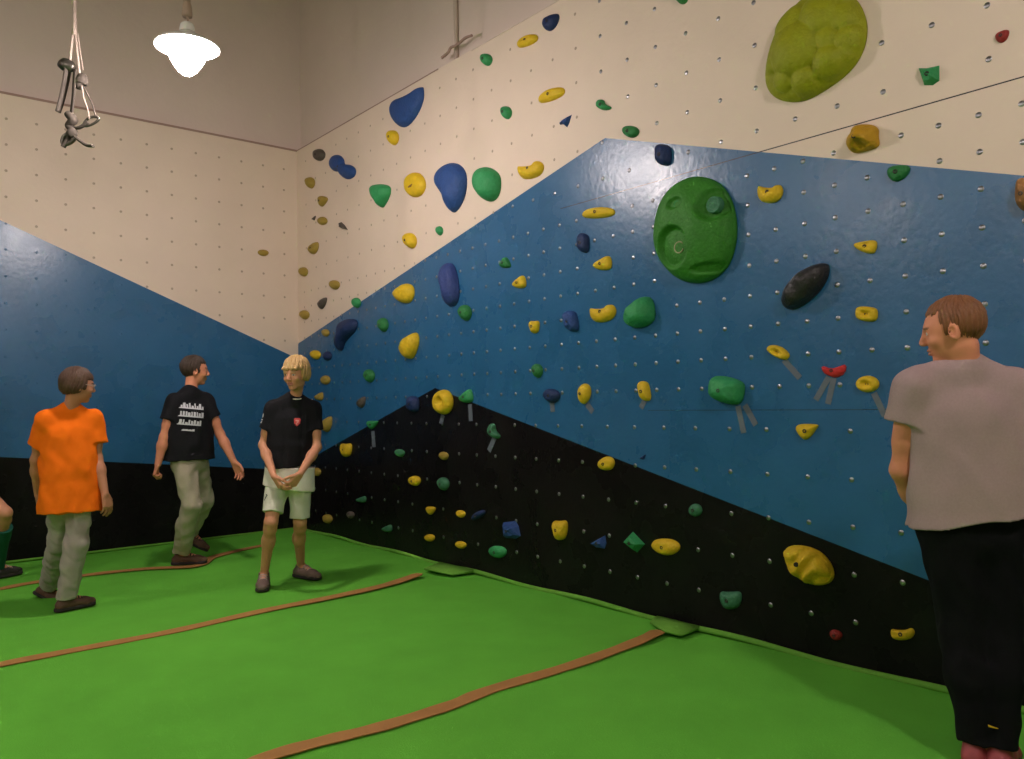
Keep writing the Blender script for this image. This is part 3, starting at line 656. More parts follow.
# ================================================================ people
def nrm(v): v = np.array(v, float); return v / (np.linalg.norm(v) + 1e-12)
class Field:
    """distance field on a grid, blended from simple round shapes, turned into one continuous skin"""
    def __init__(s, lo, hi, h):
        s.h = h; s.lo = np.array(lo, float); s.n = np.ceil((np.array(hi) - s.lo) / h).astype(int) + 1
        s.D = np.full(s.n, .2, np.float32)
    def box(s, lo, hi):
        a = np.maximum(0, np.floor((np.array(lo) - s.lo) / s.h).astype(int)); b = np.minimum(s.n, np.ceil((np.array(hi) - s.lo) / s.h).astype(int) + 1)
        if np.any(b <= a): return None
        sl = tuple(slice(int(i), int(j)) for i, j in zip(a, b))
        X, Y, Z = [(s.lo[k] + s.h * np.arange(a[k], b[k])).astype(np.float32).reshape([-1 if i == k else 1 for i in range(3)]) for k in range(3)]
        return sl, X, Y, Z
    def add(s, f, k=.02, op='u', clips=()):
        lo, hi, fn = f; m = k + 3 * s.h
        r = s.box(np.array(lo) - m, np.array(hi) + m)
        if r is None: return s
        sl, X, Y, Z = r; b = fn(X, Y, Z)
        for p, n in clips: b = np.maximum(b, (X - p[0]) * n[0] + (Y - p[1]) * n[1] + (Z - p[2]) * n[2])
        a = s.D[sl]
        if op == 'u':
            hh = np.clip(.5 + .5 * (a - b) / k, 0, 1); s.D[sl] = a * (1 - hh) + b * hh - k * hh * (1 - hh)
        else:
            b = -b; hh = np.clip(.5 - .5 * (a - b) / k, 0, 1); s.D[sl] = a * (1 - hh) + b * hh + k * hh * (1 - hh)
        return s
    def clip(s, p, n):
        sl, X, Y, Z = s.box(s.lo, s.lo + s.h * s.n); s.D = np.maximum(s.D, ((X - p[0]) * n[0] + (Y - p[1]) * n[1] + (Z - p[2]) * n[2]).astype(np.float32)[:s.n[0], :s.n[1], :s.n[2]]); return s
    def noise(s, fn):
        X, Y, Z = [(s.lo[k] + s.h * np.arange(s.n[k])).astype(np.float32).reshape([-1 if i == k else 1 for i in range(3)]) for k in range(3)]
        near = np.abs(s.D) < .03
        s.D = np.where(near, s.D + fn(X, Y, Z), s.D).astype(np.float32); return s
    def verts_faces(s):
        D = np.pad(s.D, 1, constant_values=.1); lo = s.lo - s.h
        ins = D < 0; n = np.array(D.shape) - 1
        cnt = np.zeros(n, np.int8)
        for i in (0, 1):
            for j in (0, 1):
                for k in (0, 1): cnt += ins[i:n[0] + i, j:n[1] + j, k:n[2] + k]
        act = (cnt > 0) & (cnt < 8); idx = np.full(n, -1, np.int64); c = np.argwhere(act); idx[act] = np.arange(len(c))
        acc = np.zeros((len(c), 3)); num = np.zeros(len(c))
        cor = [(i, j, k) for i in (0, 1) for j in (0, 1) for k in (0, 1)]
        vals = {q: D[c[:, 0] + q[0], c[:, 1] + q[1], c[:, 2] + q[2]] for q in cor}
        for q in cor:
            for ax in range(3):
                if q[ax] == 0:
                    r = list(q); r[ax] = 1; r = tuple(r); a, b = vals[q], vals[r]; x = (a < 0) != (b < 0)
                    t = np.where(x, a / np.where(x, a - b, 1), 0); p = np.array(q, float)[None, :].repeat(len(c), 0); p[:, ax] += t
                    acc += p * x[:, None]; num += x
        V = (c + acc / num[:, None]) * s.h + lo
        F = []
        for ax in range(3):
            sh = [slice(None)] * 3; sh2 = [slice(None)] * 3; sh[ax] = slice(0, -1); sh2[ax] = slice(1, None)
            a = ins[tuple(sh)]; b = ins[tuple(sh2)]; e = np.argwhere(a != b); u, v = (ax + 1) % 3, (ax + 2) % 3
            ok = (e[:, u] > 0) & (e[:, v] > 0) & (e[:, u] < n[u]) & (e[:, v] < n[v]); e = e[ok]
            def g(du, dv):
                q = e.copy(); q[:, u] -= du; q[:, v] -= dv; return idx[q[:, 0], q[:, 1], q[:, 2]]
            q = np.stack([g(1, 1), g(0, 1), g(0, 0), g(1, 0)], 1); fl = ~a[e[:, 0], e[:, 1], e[:, 2]]; q[fl] = q[fl][:, ::-1]; F.append(q)
        return V, np.concatenate(F)
    def build(s, name, parent, mats, index=None, relax=1):
        V, F = s.verts_faces()
        me = bpy.data.meshes.new(name); me.vertices.add(len(V)); me.vertices.foreach_set('co', (V - np.array(parent_loc(parent))).astype(np.float32).ravel())
        me.loops.add(len(F) * 4); me.loops.foreach_set('vertex_index', F.astype(np.int32).ravel())
        me.polygons.add(len(F)); me.polygons.foreach_set('loop_start', np.arange(0, len(F) * 4, 4, dtype=np.int32))
        mats = mats if isinstance(mats, (list, tuple)) else [mats]
        for m in mats: me.materials.append(m)
        me.update(calc_edges=True)
        if index is not None:
            me.polygons.foreach_set('material_index', index(V[F].mean(1)).astype(np.int32))
        return link(name, me, parent)
def parent_loc(p):
    l = np.zeros(3)
    while p is not None: l = l + np.array(p.location); p = p.parent
    return l
def rc(a, b, ra, rb, flat=None):
    a = np.array(a, float); b = np.array(b, float); R = max(ra, rb) * (flat[1] if flat else 1)
    lo = np.minimum(a, b) - R; hi = np.maximum(a, b) + R
    def fn(X, Y, Z):
        x, y, z = X - a[0], Y - a[1], Z - a[2]; d = b - a; sc_ = 1
        if flat:
            ax, k = np.array(flat[0], float), flat[1]; q = (x * ax[0] + y * ax[1] + z * ax[2]) * (1 - 1 / k)
            x, y, z = x - ax[0] * q, y - ax[1] * q, z - ax[2] * q; d = d - ax * np.dot(d, ax) * (1 - 1 / k)
        t = np.clip((x * d[0] + y * d[1] + z * d[2]) / (d @ d + 1e-9), 0, 1)
        return np.sqrt((x - d[0] * t) ** 2 + (y - d[1] * t) ** 2 + (z - d[2] * t) ** 2) - (ra + (rb - ra) * t)
    return lo, hi, fn
def ell(c, A, r):
    c = np.array(c, float); R = max(r)
    def fn(X, Y, Z):
        x, y, z = X - c[0], Y - c[1], Z - c[2]; k0 = 0; k1 = 0
        for a, q in zip(A, r):
            t = (x * a[0] + y * a[1] + z * a[2]); k0 = k0 + (t / q) ** 2; k1 = k1 + (t / q ** 2) ** 2
        k0 = np.sqrt(k0) + 1e-6; return k0 * (k0 - 1) / (np.sqrt(k1) + 1e-6)
    return c - R, c + R, fn
def folds(amp, ks, seed, vert=.4):
    rnd = np.random.RandomState(seed); W = [(rnd.normal(size=3) * ks * np.array([1, 1, vert]), rnd.uniform(0, 6), rnd.normal(size=3) * ks * .5) for _ in range(5)]
    def fn(X, Y, Z):
        r = 0
        for k, p, q in W: r = r + np.sin(k[0] * X + k[1] * Y + k[2] * Z + p + 1.2 * np.sin(q[0] * X + q[1] * Y + q[2] * Z))
        return amp * r / 2.2
    return fn

def skin_mat(name, c): return mat(name, c, .55, noise=.08, nscale=30, spec=.35)
LIP = (176, 92, 82)
def person(name_label, J, s, front, hf, hu, skin, hairc, hair='short', h=.0045, bulk=1.0, wear=None, hands=None, extra=None, curl=.5, hs_k=1.08):
    """J: joints in world space (head, neck, rsh, lsh, rel, lel, rwr, lwr, rhip, lhip, rkn, lkn, ran, lan, rtoe, ltoe)"""
    J = {k: np.array(v, float) for k, v in J.items()}
    hipc = (J['rhip'] + J['lhip']) / 2; N = (J['rsh'] + J['lsh']) / 2
    up = nrm(N - hipc); side = nrm(J['rsh'] - J['lsh']); front = nrm(np.cross(up, side)); side = nrm(np.cross(front, up))
    hf = nrm(hf); hs = nrm(np.cross(hf, hu)); hu = nrm(np.cross(hs, hf)); HA = (hs, hf, hu); hc = J['head']
    root = empty('person', (hipc[0], hipc[1], 0.0), name_label, 'person')
    b = bulk * s
    allp = np.array(list(J.values())); lo = allp.min(0) - .22; hi = allp.max(0) + .22; lo[2] = max(lo[2], -.02)
    L = np.linalg.norm(N - hipc)
    def at_t(t): return hipc + up * L * t
    Bd = Field(lo, hi, h)
    def torso(F, o=0, k=.03, low=-.04):
        F.add(rc(at_t(low), at_t(.12), (.100 + o) * b, (.095 + o) * b, (side, 1.42)), k)
        F.add(rc(at_t(.15), at_t(.42), (.088 + o) * b, (.094 + o) * b, (side, 1.38)), k)
        F.add(rc(at_t(.45), at_t(.80), (.096 + o) * b, (.092 + o) * b, (side, 1.50)), k)
        F.add(rc(J['rsh'] - up * .025, J['lsh'] - up * .025, (.054 + o * .55) * b, (.054 + o * .55) * b), k)
        neckb = N + up * .055 * s
        F.add(rc(neckb, J['rsh'], (.052 + o * .6) * b, (.044 + o * .4) * b), k); F.add(rc(neckb, J['lsh'], (.052 + o * .6) * b, (.044 + o * .4) * b), k)
        return F
    torso(Bd)
    Bd.add(rc(N + up * .02, hc - hu * .065 * s - hf * .022 * s, .056 * b, .050 * b), .03)
    # head
    q = s * hs_k
    H = lambda x, y, z: hc + hs * x * q + hf * y * q + hu * z * q
    Bd.add(ell(H(0, -.012, .030), HA, (.072 * q, .090 * q, .082 * q)), .01)
    Bd.add(ell(H(0, .018, -.040), HA, (.056 * q, .066 * q, .064 * q)), .03)
    Bd.add(ell(H(0, .030, .012), HA, (.060 * q, .058 * q, .055 * q)), .02)
    Bd.add(ell(H(0, .058, -.088), HA, (.024 * q, .020 * q, .016 * q)), .02)
    Bd.add(rc(H(-.028, .074, .024), H(.028, .074, .024), .009 * q, .009 * q), .015)
    for e in (-1, 1):
        Bd.add(ell(H(e * .031, .090, .006), HA, (.017 * q, .014 * q, .011 * q)), .010, 's')
        Bd.add(ell(H(e * .038, .055, -.025), HA, (.020 * q, .024 * q, .020 * q)), .02)
        Bd.add(ell(H(e * .031, .068, .006), HA, (.0135 * q, .0135 * q, .0125 * q)), .002)
        Bd.add(ell(H(e * .074, -.005, -.006), (nrm(hs * e + hf * -.35), hf, hu), (.008 * q, .018 * q, .030 * q)), .008)
        Bd.add(ell(H(e * .080, .0, -.004), HA, (.006 * q, .009 * q, .016 * q)), .004, 's')
    Bd.add(rc(H(0, .084, .012), H(0, .099, -.020), .008 * q, .0115 * q), .010)
    for e in (-1, 1): Bd.add(ell(H(e * .010, .094, -.026), HA, (.008 * q, .010 * q, .007 * q)), .006)
    Bd.add(ell(H(0, .081, -.050), HA, (.024 * q, .011 * q, .0055 * q)), .005)
    Bd.add(ell(H(0, .079, -.062), HA, (.021 * q, .011 * q, .0065 * q)), .005)
    Bd.add(ell(H(0, .093, -.056), HA, (.022 * q, .008 * q, .0018 * q)), .003, 's')
    # limbs
    hf_ = {}
    for sd, e in (('r', 1), ('l', -1)):
        sh, el, wr_ = J[sd + 'sh'], J[sd + 'el'], J[sd + 'wr']
        Bd.add(rc(sh, sh + (el - sh) * .15, .056 * b, .054 * b), .03)
        Bd.add(rc(sh, el, .048 * b, .038 * b), .03)
        Bd.add(rc(sh + (el - sh) * .3, sh + (el - sh) * .65, .046 * b, .044 * b), .03)
        Bd.add(rc(el, el + (wr_ - el) * .35, .039 * b, .043 * b), .02); Bd.add(rc(el + (wr_ - el) * .3, wr_, .042 * b, .027 * b, ), .02)
        hp, kn, an, toe = J[sd + 'hip'], J[sd + 'kn'], J[sd + 'an'], J[sd + 'toe']
        Bd.add(rc(hp, kn, .088 * b, .056 * b), .04)
        sd_ = nrm(kn - an); bk = nrm(-(toe - an) + sd_ * np.dot(toe - an, sd_))
        Bd.add(rc(kn, kn + (an - kn) * .12, .056 * b, .052 * b), .02)
        Bd.add(rc(kn + (an - kn) * .12, kn + (an - kn) * .40 + bk * .018 * s, .050 * b, .056 * b), .03)
        Bd.add(rc(kn + (an - kn) * .35 + bk * .014 * s, an, .053 * b, .034 * b), .03)
        fd = nrm(toe - an); Bd.add(rc(an - up * 0, an + (toe - an) * .65, .036 * b, .028 * b), .02)
        # hand
        hd = (hands or {}).get(sd, {})
        d = nrm(hd.get('dir', wr_ - el)); pn = hd.get('palm', -side * e); pn = nrm(np.array(pn) - d * np.dot(pn, d)); ts = nrm(np.cross(pn, d))
        if np.dot(ts, hd.get('thumb', front)) < 0: ts = -ts
        cu = hd.get('curl', curl); hs_ = s * 1.02
        K = []
        for i, (off, ln) in enumerate(((.033, .092), (.011, .096), (-.011, .090), (-.031, .080))):
            kp = wr_ + d * ln * hs_ + ts * off * hs_; K.append(kp)
            Bd.add(rc(wr_ + ts * off * .55 * hs_ + d * .012, kp, .0145 * hs_, .0125 * hs_), .012)
        for i, (kp, ln) in enumerate(zip(K, (.070, .078, .072, .056))):
            a = cu * (.75 + .12 * i); p = kp; dr = d; rad = (.0098, .0100, .0096, .0086)[i] * hs_
            sp = ts * (.10, .02, -.05, -.13)[i]
            for fr, rr in ((.45, 1), (.30, .92), (.25, .82)):
                dr = nrm(d * math.cos(a) + pn * math.sin(a) + sp * math.cos(a)); p2 = p + dr * ln * fr * hs_
                Bd.add(rc(p, p2, rad * rr, rad * rr * .93), .003); p = p2; a += cu * .95
        t0 = wr_ + d * .025 * hs_ + ts * .022 * hs_; td = nrm(d * .75 + ts * .75 + pn * .25)
        t1 = t0 + td * .040 * hs_; t2 = t1 + nrm(d * .9 + ts * .4 + pn * .35) * .034 * hs_; t3 = t2 + nrm(d + ts * .12 + pn * .4) * .027 * hs_
        Bd.add(rc(t0, t1, .016 * hs_, .0125 * hs_), .010); Bd.add(rc(t1, t2, .0118 * hs_, .0108 * hs_), .003); Bd.add(rc(t2, t3, .0108 * hs_, .0088 * hs_), .003)
    m_skin, m_lip, m_eye, m_iris, m_brow = skin, M_LIP, M_EYE, M_IRIS, hairc
    def index(P):
        r = P - hc; x, y, z = r @ hs / q, r @ hf / q, r @ hu / q; I = np.zeros(len(P), int)
        fr = y > .05
        I[fr & (np.abs(x) < .022) & (z < -.045) & (z > -.068) & (y > .079)] = 1
        ex = np.abs(x) - .031
        I[fr & ((ex / .012) ** 2 + ((z - .006) / .0055) ** 2 < 1)] = 2
        I[fr & ((ex / .006) ** 2 + ((z - .006) / .0055) ** 2 < 1)] = 3
        I[fr & (np.abs(ex) < .016) & (np.abs(z - .0265 + .08 * ex) < .0038)] = 4
        return I
    body = Bd.build('body', root, [m_skin, m_lip, m_eye, m_iris, m_brow], index)
    # hair
    Hr = Field(hc - .17 * s - .02, hc + .17 * s + .02, .003)
    th = {'short': .010, 'mop': .018, 'crop': .005, 'medium': .014}[hair]
    Hr.add(ell(H(0, -.014, .032), HA, (.072 * q + th, .090 * q + th, .082 * q + th * 1.1)), .001)
    if hair in ('mop', 'medium'):
        Hr.add(ell(H(0, -.040, -.012), HA, (.070 * q + th * .7, .058 * q + th * .7, .062 * q)), .02)
        for e in (-1, 1): Hr.add(ell(H(e * .064, .008, .0), HA, (.020 * q, .034 * q, .045 * q)), .015)
    fl = {'short': .058, 'mop': .034, 'crop': .062, 'medium': .045}[hair]
    if hair == 'mop': Hr.add(rc(H(-.045, .070, .048), H(.045, .074, .046), .014 * q, .013 * q), .02)
    low = {'short': -.045, 'mop': -.055, 'crop': -.035, 'medium': -.062}[hair]
    # face opening
    def sub_box(cx, cy, cz, rx, ry, rz):
        c = H(cx, cy, cz); R = math.sqrt(rx * rx + ry * ry + rz * rz) * q
        def fn(X, Y, Z):
            x, y, z = X - c[0], Y - c[1], Z - c[2]
            return np.maximum(np.maximum(np.abs(x * hs[0] + y * hs[1] + z * hs[2]) - rx * q, np.abs(x * hf[0] + y * hf[1] + z * hf[2]) - ry * q), np.abs(x * hu[0] + y * hu[1] + z * hu[2]) - rz * q)
        return c - R, c + R, fn
    Hr.add(sub_box(0, .088, fl - .15, .12, .052, .15), .020, 's')
    Hr.add(sub_box(0, .060, (-.020 if hair != 'mop' else -.035) - .12, .12, .060, .12), .012, 's')
    Hr.clip(H(0, 0, {'short': -.022, 'mop': -.050, 'crop': -.018, 'medium': -.045}[hair]), -nrm(hu - hf * {'short': .42, 'mop': .15, 'crop': .42, 'medium': .22}[hair]))
    rnd = np.random.RandomState(3)
    def strands(X, Y, Z):
        x, y, z = X - hc[0], Y - hc[1], Z - hc[2]; a = x * hs[0] + y * hs[1] + z * hs[2]; c = x * hf[0] + y * hf[1] + z * hf[2]; u = x * hu[0] + y * hu[1] + z * hu[2]
        th_ = np.arctan2(a, c + .04); return .0022 * np.sin(th_ * 46 + 3 * np.sin(u * 40)) + .0018 * np.sin(th_ * 23 + u * 60) + .0018 * np.sin(a * 130 + c * 90)
    Hr.noise(strands); Hr.build('hair', root, hairc)
    G = dict(J=J, up=up, side=side, front=front, hipc=hipc, N=N, at=at_t, s=s, b=b, root=root, lo=lo, hi=hi, torso=torso, L=L, H=H)
    return G

def tshirt(G, m, hem=-.12, sleeve=.62, o=.020, loose=0.0, name='t_shirt', seed=1, h=.005, neck=.064, tilt=0.0, amp=.004, slr=.062, top=None):
    J, up, side, front, N, b, s = G['J'], G['up'], G['side'], G['front'], G['N'], G['b'], G['s']
    F = Field(G['lo'], G['hi'], h); G['torso'](F, o, .035, -.2)
    F.add(rc(G['at'](hem - .05), G['at'](.25), (.115 + o + loose) * b, (.100 + o + loose * .7) * b, (side, 1.36)), .03)
    F.add(rc(G['at'](.25), G['at'](.7), (.100 + o + loose * .7) * b, (.098 + o) * b, (side, 1.45)), .03)
    pc = G['at'](hem); F.clip(pc, -nrm(up + side * tilt))
    if top is not None:
        F.clip(G['at'](top), up); G[name] = F.build(name, G['root'], m); return G[name]
    for sd in 'rl':
        sh, el = J[sd + 'sh'], J[sd + 'el']; d = nrm(el - sh); e = sh + (el - sh) * sleeve
        F.add(rc(sh, sh + d * .04, .068 * b, .067 * b), .02); F.add(rc(sh - up * .008, e + d * .02, max(.062, slr * .86) * b, (slr + .006) * b), .03, clips=[(e, d)])
    nd = nrm(G['H'](0, -.02, -.06) - N); tp = N + nd * .078 * s
    F.add(rc(N + nd * .02 * s, tp, .074 * b, .062 * b), .02, clips=[(tp, nrm(nd + G['front'] * -.25))])
    F.noise(folds(amp, 34, seed)); G[name] = F.build(name, G['root'], m); return G[name]
def legs(G, m, name, end_r, end_l, up_t=.16, o=.016, r0=.100, r1=.072, r2=.070, seed=2, h=.005, amp=.005, shin=True, low=-.04):
    J, up, side, b = G['J'], G['up'], G['side'], G['b']
    F = Field(G['lo'], G['hi'], h)
    F.add(rc(G['at'](low), G['at'](up_t + .03), (.100 + o) * b, (.094 + o) * b, (side, 1.42)), .03)
    F.clip(G['at'](up_t), up)
    for sd, en in (('r', end_r), ('l', end_l)):
        hp, kn, an = J[sd + 'hip'], J[sd + 'kn'], J[sd + 'an']
        if shin:
            F.add(rc(hp, kn, r0 * b, r1 * b), .03); d = nrm(an - kn); e = kn + (an - kn) * en
            F.add(rc(kn, e + d * .03, r1 * b, r2 * b), .03, clips=[(e, d)])
            toe = J[sd + 'toe']; bk = nrm(-(toe - an) + d * np.dot(toe - an, d)); F.add(rc(kn, kn + (an - kn) * .42 + bk * .018 * G['s'], .066 * b, .070 * b), .03)
        else:
            d = nrm(kn - hp); e = hp + (kn - hp) * en; F.add(rc(hp, e + d * .03, r0 * b, r1 * b), .03, clips=[(e, d)])
    F.noise(folds(amp, 38, seed, .55)); G[name] = F.build(name, G['root'], m); return G[name]
def shoe(G, sd, m, ms, h=.0035, high=.0, m_lace=None, ln=.275, wid=1.0, yaw=None):
    """J['ran'] ankle, J['rtoe'] tip direction; sole under it"""
    J, s = G['J'], G['s']; an, toe = J[sd + 'an'], J[sd + 'toe']; sh_dir = nrm(J[sd + 'kn'] - an)
    f = nrm(toe - an + 0); fu = G.get('footup_' + sd, np.array([0, 0, 1.])); f = nrm(f - fu * np.dot(f, fu)); r = nrm(np.cross(f, fu))
    base = an - fu * .085 * s
    P = lambda x, y, z: base + r * x * s * wid + f * y * s + fu * z * s
    F = Field(base - .32 * s, base + .32 * s, h)
    F.add(rc(P(0, -.035, .040), P(0, .05, .044), .040 * s, .038 * s), .02)
    F.add(rc(P(0, .05, .044), P(-.0, .13, .034), .040 * s, .038 * s, (r, 1.15)), .02)
    F.add(rc(P(0, .13, .032), P(0, .185, .028), .038 * s, .028 * s, (r, 1.25)), .02)
    F.add(rc(P(0, -.012, .055), P(0, 0, .105 + high), .040 * s, .041 * s), .02)
    F.clip(P(0, 0, .014), -fu); F.clip(P(0, 0, .112 + high), nrm(fu + f * .0))
    o = F.build('shoe', G['root'], m)
    S_ = Field(base - .32 * s, base + .32 * s, h)
    S_.add(rc(P(0, -.038, .012), P(0, .06, .012), .043 * s, .038 * s), .02); S_.add(rc(P(0, .06, .012), P(0, .17, .012), .040 * s, .040 * s, (r, 1.22)), .02)
    S_.clip(P(0, 0, .024), fu); S_.clip(P(0, 0, .001), -fu)
    S_.build('sole', o, ms)
    if m_lace:
        vf = []
        for k in range(4):
            y = .055 + .022 * k; z = .096 - .010 * k
            vf.append(tube([P(-.030, y, z - .012), P(-.012, y + .003, z), P(.012, y + .003, z), P(.030, y, z - .012)], .0055 * s, 6, 1, 3))
        v, q = join(*vf); pl = parent_loc(o); link('laces', mesh('laces', [np.array(p) - pl for p in v], q), o, m_lace)
    return o
def decal(G, obj, shapes, c, n, u, m, name, cell=.003, off=.003):
    """thin print lying on a garment: polygons given in metres in the (r, u) frame of point c, seen along -n"""
    n = nrm(n); u = nrm(np.array(u) - n * np.dot(u, n)); r = nrm(np.cross(u, n)); pl = parent_loc(obj)
    me = obj.data; bv = BVHTree.FromPolygons([v.co for v in me.vertices], [p.vertices[:] for p in me.polygons])
    def inside(x, y, P):
        k = False
        for i in range(len(P)):
            x1, y1 = P[i]; x2, y2 = P[i - 1]
            if (y1 > y) != (y2 > y) and x < (x2 - x1) * (y - y1) / (y2 - y1 + 1e-12) + x1: k = not k
        return k
    allp = [q for P in shapes for q in P]; x0, x1 = min(p[0] for p in allp), max(p[0] for p in allp); y0, y1 = min(p[1] for p in allp), max(p[1] for p in allp)
    vi = {}; vs = []; fs = []
    def vert(i, j):
        if (i, j) not in vi:
            p = c + r * (x0 + i * cell) + u * (y0 + j * cell)
            o_ = Vector(p + n * .25 - pl); h_ = bv.ray_cast(o_, Vector(-n))
            if h_[0] is None: vi[(i, j)] = None
            else: vs.append(np.array(h_[0] + Vector(n) * off)); vi[(i, j)] = len(vs) - 1
        return vi[(i, j)]
    for i in range(int((x1 - x0) / cell) + 1):
        for j in range(int((y1 - y0) / cell) + 1):
            x, y = x0 + (i + .5) * cell, y0 + (j + .5) * cell
            if any(inside(x, y, P) for P in shapes):
                q = [vert(i, j), vert(i + 1, j), vert(i + 1, j + 1), vert(i, j + 1)]
                if None not in q: fs.append(q)
    return link(name, mesh(name, vs, fs), obj, m)

M_LIP = mat('lips', (188, 118, 98), .5); M_EYE = mat('eye_white', (222, 214, 206), .3); M_IRIS = mat('iris', (58, 46, 38), .3)
sk_a = skin_mat('skin_tan', (208, 146, 112)); sk_b = skin_mat('skin_brown', (186, 128, 98)); sk_c = skin_mat('skin_pink', (214, 140, 108))
h_blond = mat('hair_blond', (188, 152, 98), .55, noise=.3, nscale=40); h_brown = mat('hair_brown', (78, 52, 36), .6, noise=.3, nscale=40)
h_dark = mat('hair_dark', (58, 42, 32), .6, noise=.3, nscale=40); h_red = mat('hair_auburn', (122, 76, 44), .6, noise=.25, nscale=40)
c_black = mat('cloth_black', (24, 24, 28), .85, noise=.1, bump=.2, bscale=300, spec=.15); c_trous = mat('cloth_black_trousers', (17, 17, 20), .9, spec=.1)
c_white = mat('cloth_white', (236, 228, 216), .85, bump=.2, bscale=300, spec=.2); c_shorts = mat('cloth_offwhite', (214, 214, 196), .85, bump=.2, bscale=300, spec=.2)
c_orange = mat('cloth_orange', (250, 116, 16), .85, noise=.05, bump=.2, bscale=300, spec=.15); c_grey = mat('cloth_heather', (164, 142, 142), .9, noise=.12, nscale=120, spec=.1)
c_greypants = mat('cloth_grey', (172, 160, 156), .9, noise=.12, nscale=25, spec=.1); c_khaki = mat('cloth_khaki', (180, 168, 150), .9, noise=.08, nscale=25, spec=.1)
c_sock = mat('sock_green', (40, 96, 84), .9, spec=.1)
s_brown = mat('shoe_brown', (96, 66, 52), .7, noise=.2); s_sole = mat('shoe_sole', (44, 38, 36), .8); s_grey = mat('shoe_grey', (112, 92, 84), .7, noise=.2); s_light = mat('shoe_strap', (178, 160, 150), .6)
s_red = mat('shoe_maroon', (150, 62, 66), .6, noise=.3, nscale=30); s_black = mat('shoe_black', (36, 30, 30), .7)
p_white = mat('print_white', (206, 206, 212), .8); p_red = mat('crest_red', (206, 64, 66), .7); p_pink = mat('crest_pale', (230, 170, 160), .7)
def joints(base, **kw):
    """joints given in the photograph's frame with their distance behind (+) or before (-) the figure's own distance"""
    return {k: at(v[0], v[1], base + (v[2] if len(v) > 2 else 0)) for k, v in kw.items()}
def foot(J, sd, ax, ay, tx, ty, s, lift=0.0):
    """planted foot: floor points under the ankle and under the toes"""
    a = on_floor(ax, ay); t = on_floor(tx, ty); d = nrm(t - a)
    J[sd + 'an'] = np.array([a[0], a[1], .085 * s + lift]); J[sd + 'toe'] = J[sd + 'an'] + d * .17 * s - np.array([0, 0, .05 * s]); return J
def cv(r, u, f): return R_ * r + U_ * u + F_ * f
def report(n, J):
    d = lambda a, b: np.linalg.norm(J[a] - J[b])
    print(n, 'sh %.2f ua %.2f %.2f fa %.2f %.2f torso %.2f hip %.2f th %.2f %.2f shin %.2f %.2f neckhead %.2f' % (d('rsh', 'lsh'), d('rsh', 'rel'), d('lsh', 'lel'), d('rel', 'rwr'), d('lel', 'lwr'),
        np.linalg.norm((J['rsh'] + J['lsh'] - J['rhip'] - J['lhip']) / 2), d('rhip', 'lhip'), d('rhip', 'rkn'), d('lhip', 'lkn'), d('rkn', 'ran'), d('lkn', 'lan'), np.linalg.norm(J['head'] - (J['rsh'] + J['lsh']) / 2)))
# ---- boy in black T-shirt and white shorts (faces the camera; his right side is on the photo's left)
J = joints(6.25, head=(296, 374, -.07), rsh=(274, 407, -.02), lsh=(313, 408, .05), rel=(263, 445, -.04), lel=(317, 447, .0), rwr=(274, 476, -.26), lwr=(300, 474, -.26),
           rhip=(279, 474), lhip=(300, 475, .02), rkn=(271, 522, -.14), lkn=(300, 522, .03))
foot(J, 'r', 264, 586, 259, 599, 1.03); foot(J, 'l', 301, 577, 321, 580, 1.03)
report('boy', J)
G = person('blond boy in black T-shirt and white shorts standing with hands together', J, 1.03, None, cv(-.30, -.16, -.94), cv(0, 1, 0), sk_a, h_blond, 'mop', bulk=.84, h=.004,
           hands={'r': dict(dir=cv(.55, -.75, -.25), palm=cv(.6, .5, .6), thumb=cv(.4, .6, -.6), curl=.55), 'l': dict(dir=cv(-.55, -.75, -.25), palm=cv(-.6, .5, .6), thumb=cv(-.4, .6, -.6), curl=.65)})
legs(G, c_shorts, 'shorts', .80, .90, shin=False, r0=.104, r1=.088, amp=.003, h=.0045)
tshirt(G, c_white, hem=-.20, sleeve=.3, o=.040, name='undershirt', seed=5, loose=.012, tilt=-.10, top=.125, slr=.045)
sh = tshirt(G, c_black, hem=.13, sleeve=.58, o=.044, seed=11, tilt=.10, slr=.072, amp=.0035)
J = G['J']; up, fr, sd_ = G['up'], G['front'], G['side']
tp = G['N'] + nrm(G['H'](0, -.02, -.06) - G['N']) * .084
pts = [tp + sd_ * .054 * math.cos(t) + fr * .054 * math.sin(t) - up * (.012 * math.sin(t)) for t in np.linspace(0, 2 * math.pi, 25)]
v, f = tube(pts, .0065, 8, 1, 2); link('collar', mesh('collar', [p - parent_loc(sh) for p in v], f), sh, c_white)
cr = [(-.018, .030), (.018, .030), (.024, .022), (.022, -.008), (0, -.034), (-.022, -.008), (-.024, .022)]
cc = J['lsh'] * .62 + J['rsh'] * .38 - up * .105
d1 = decal(G, sh, [cr], cc, fr, up, p_red, 'crest', .002)
decal(G, sh, [[(-.012, .016), (.012, .016), (.012, .006), (-.012, .006)], [(-.004, .004), (.012, .004), (.010, -.004), (-.004, -.006)], [(-.010, -.010), (.006, -.012), (0, -.022)]], cc, fr, up, p_pink, 'crest_mark', .002, .0045)
ca = J['rsh'] * .55 + J['rel'] * .45; an_ = nrm(cv(-.75, .1, -.65)); au = nrm(J['rsh'] - J['rel'])
decal(G, sh, [[(-.006, .075), (.008, .080), (.010, .050), (-.004, .044)], [(-.014, .034), (.012, .036), (.014, .028), (-.012, .024)], [(-.014, .018), (-.006, .018), (-.006, .002), (-.014, .002)], [(.000, .020), (.012, .020), (.010, .004), (.0, .002)]], ca, an_, au, p_white, 'sleeve_print', .002)
cs = J['rhip'] * .52 + J['rkn'] * .48 + fr * .0
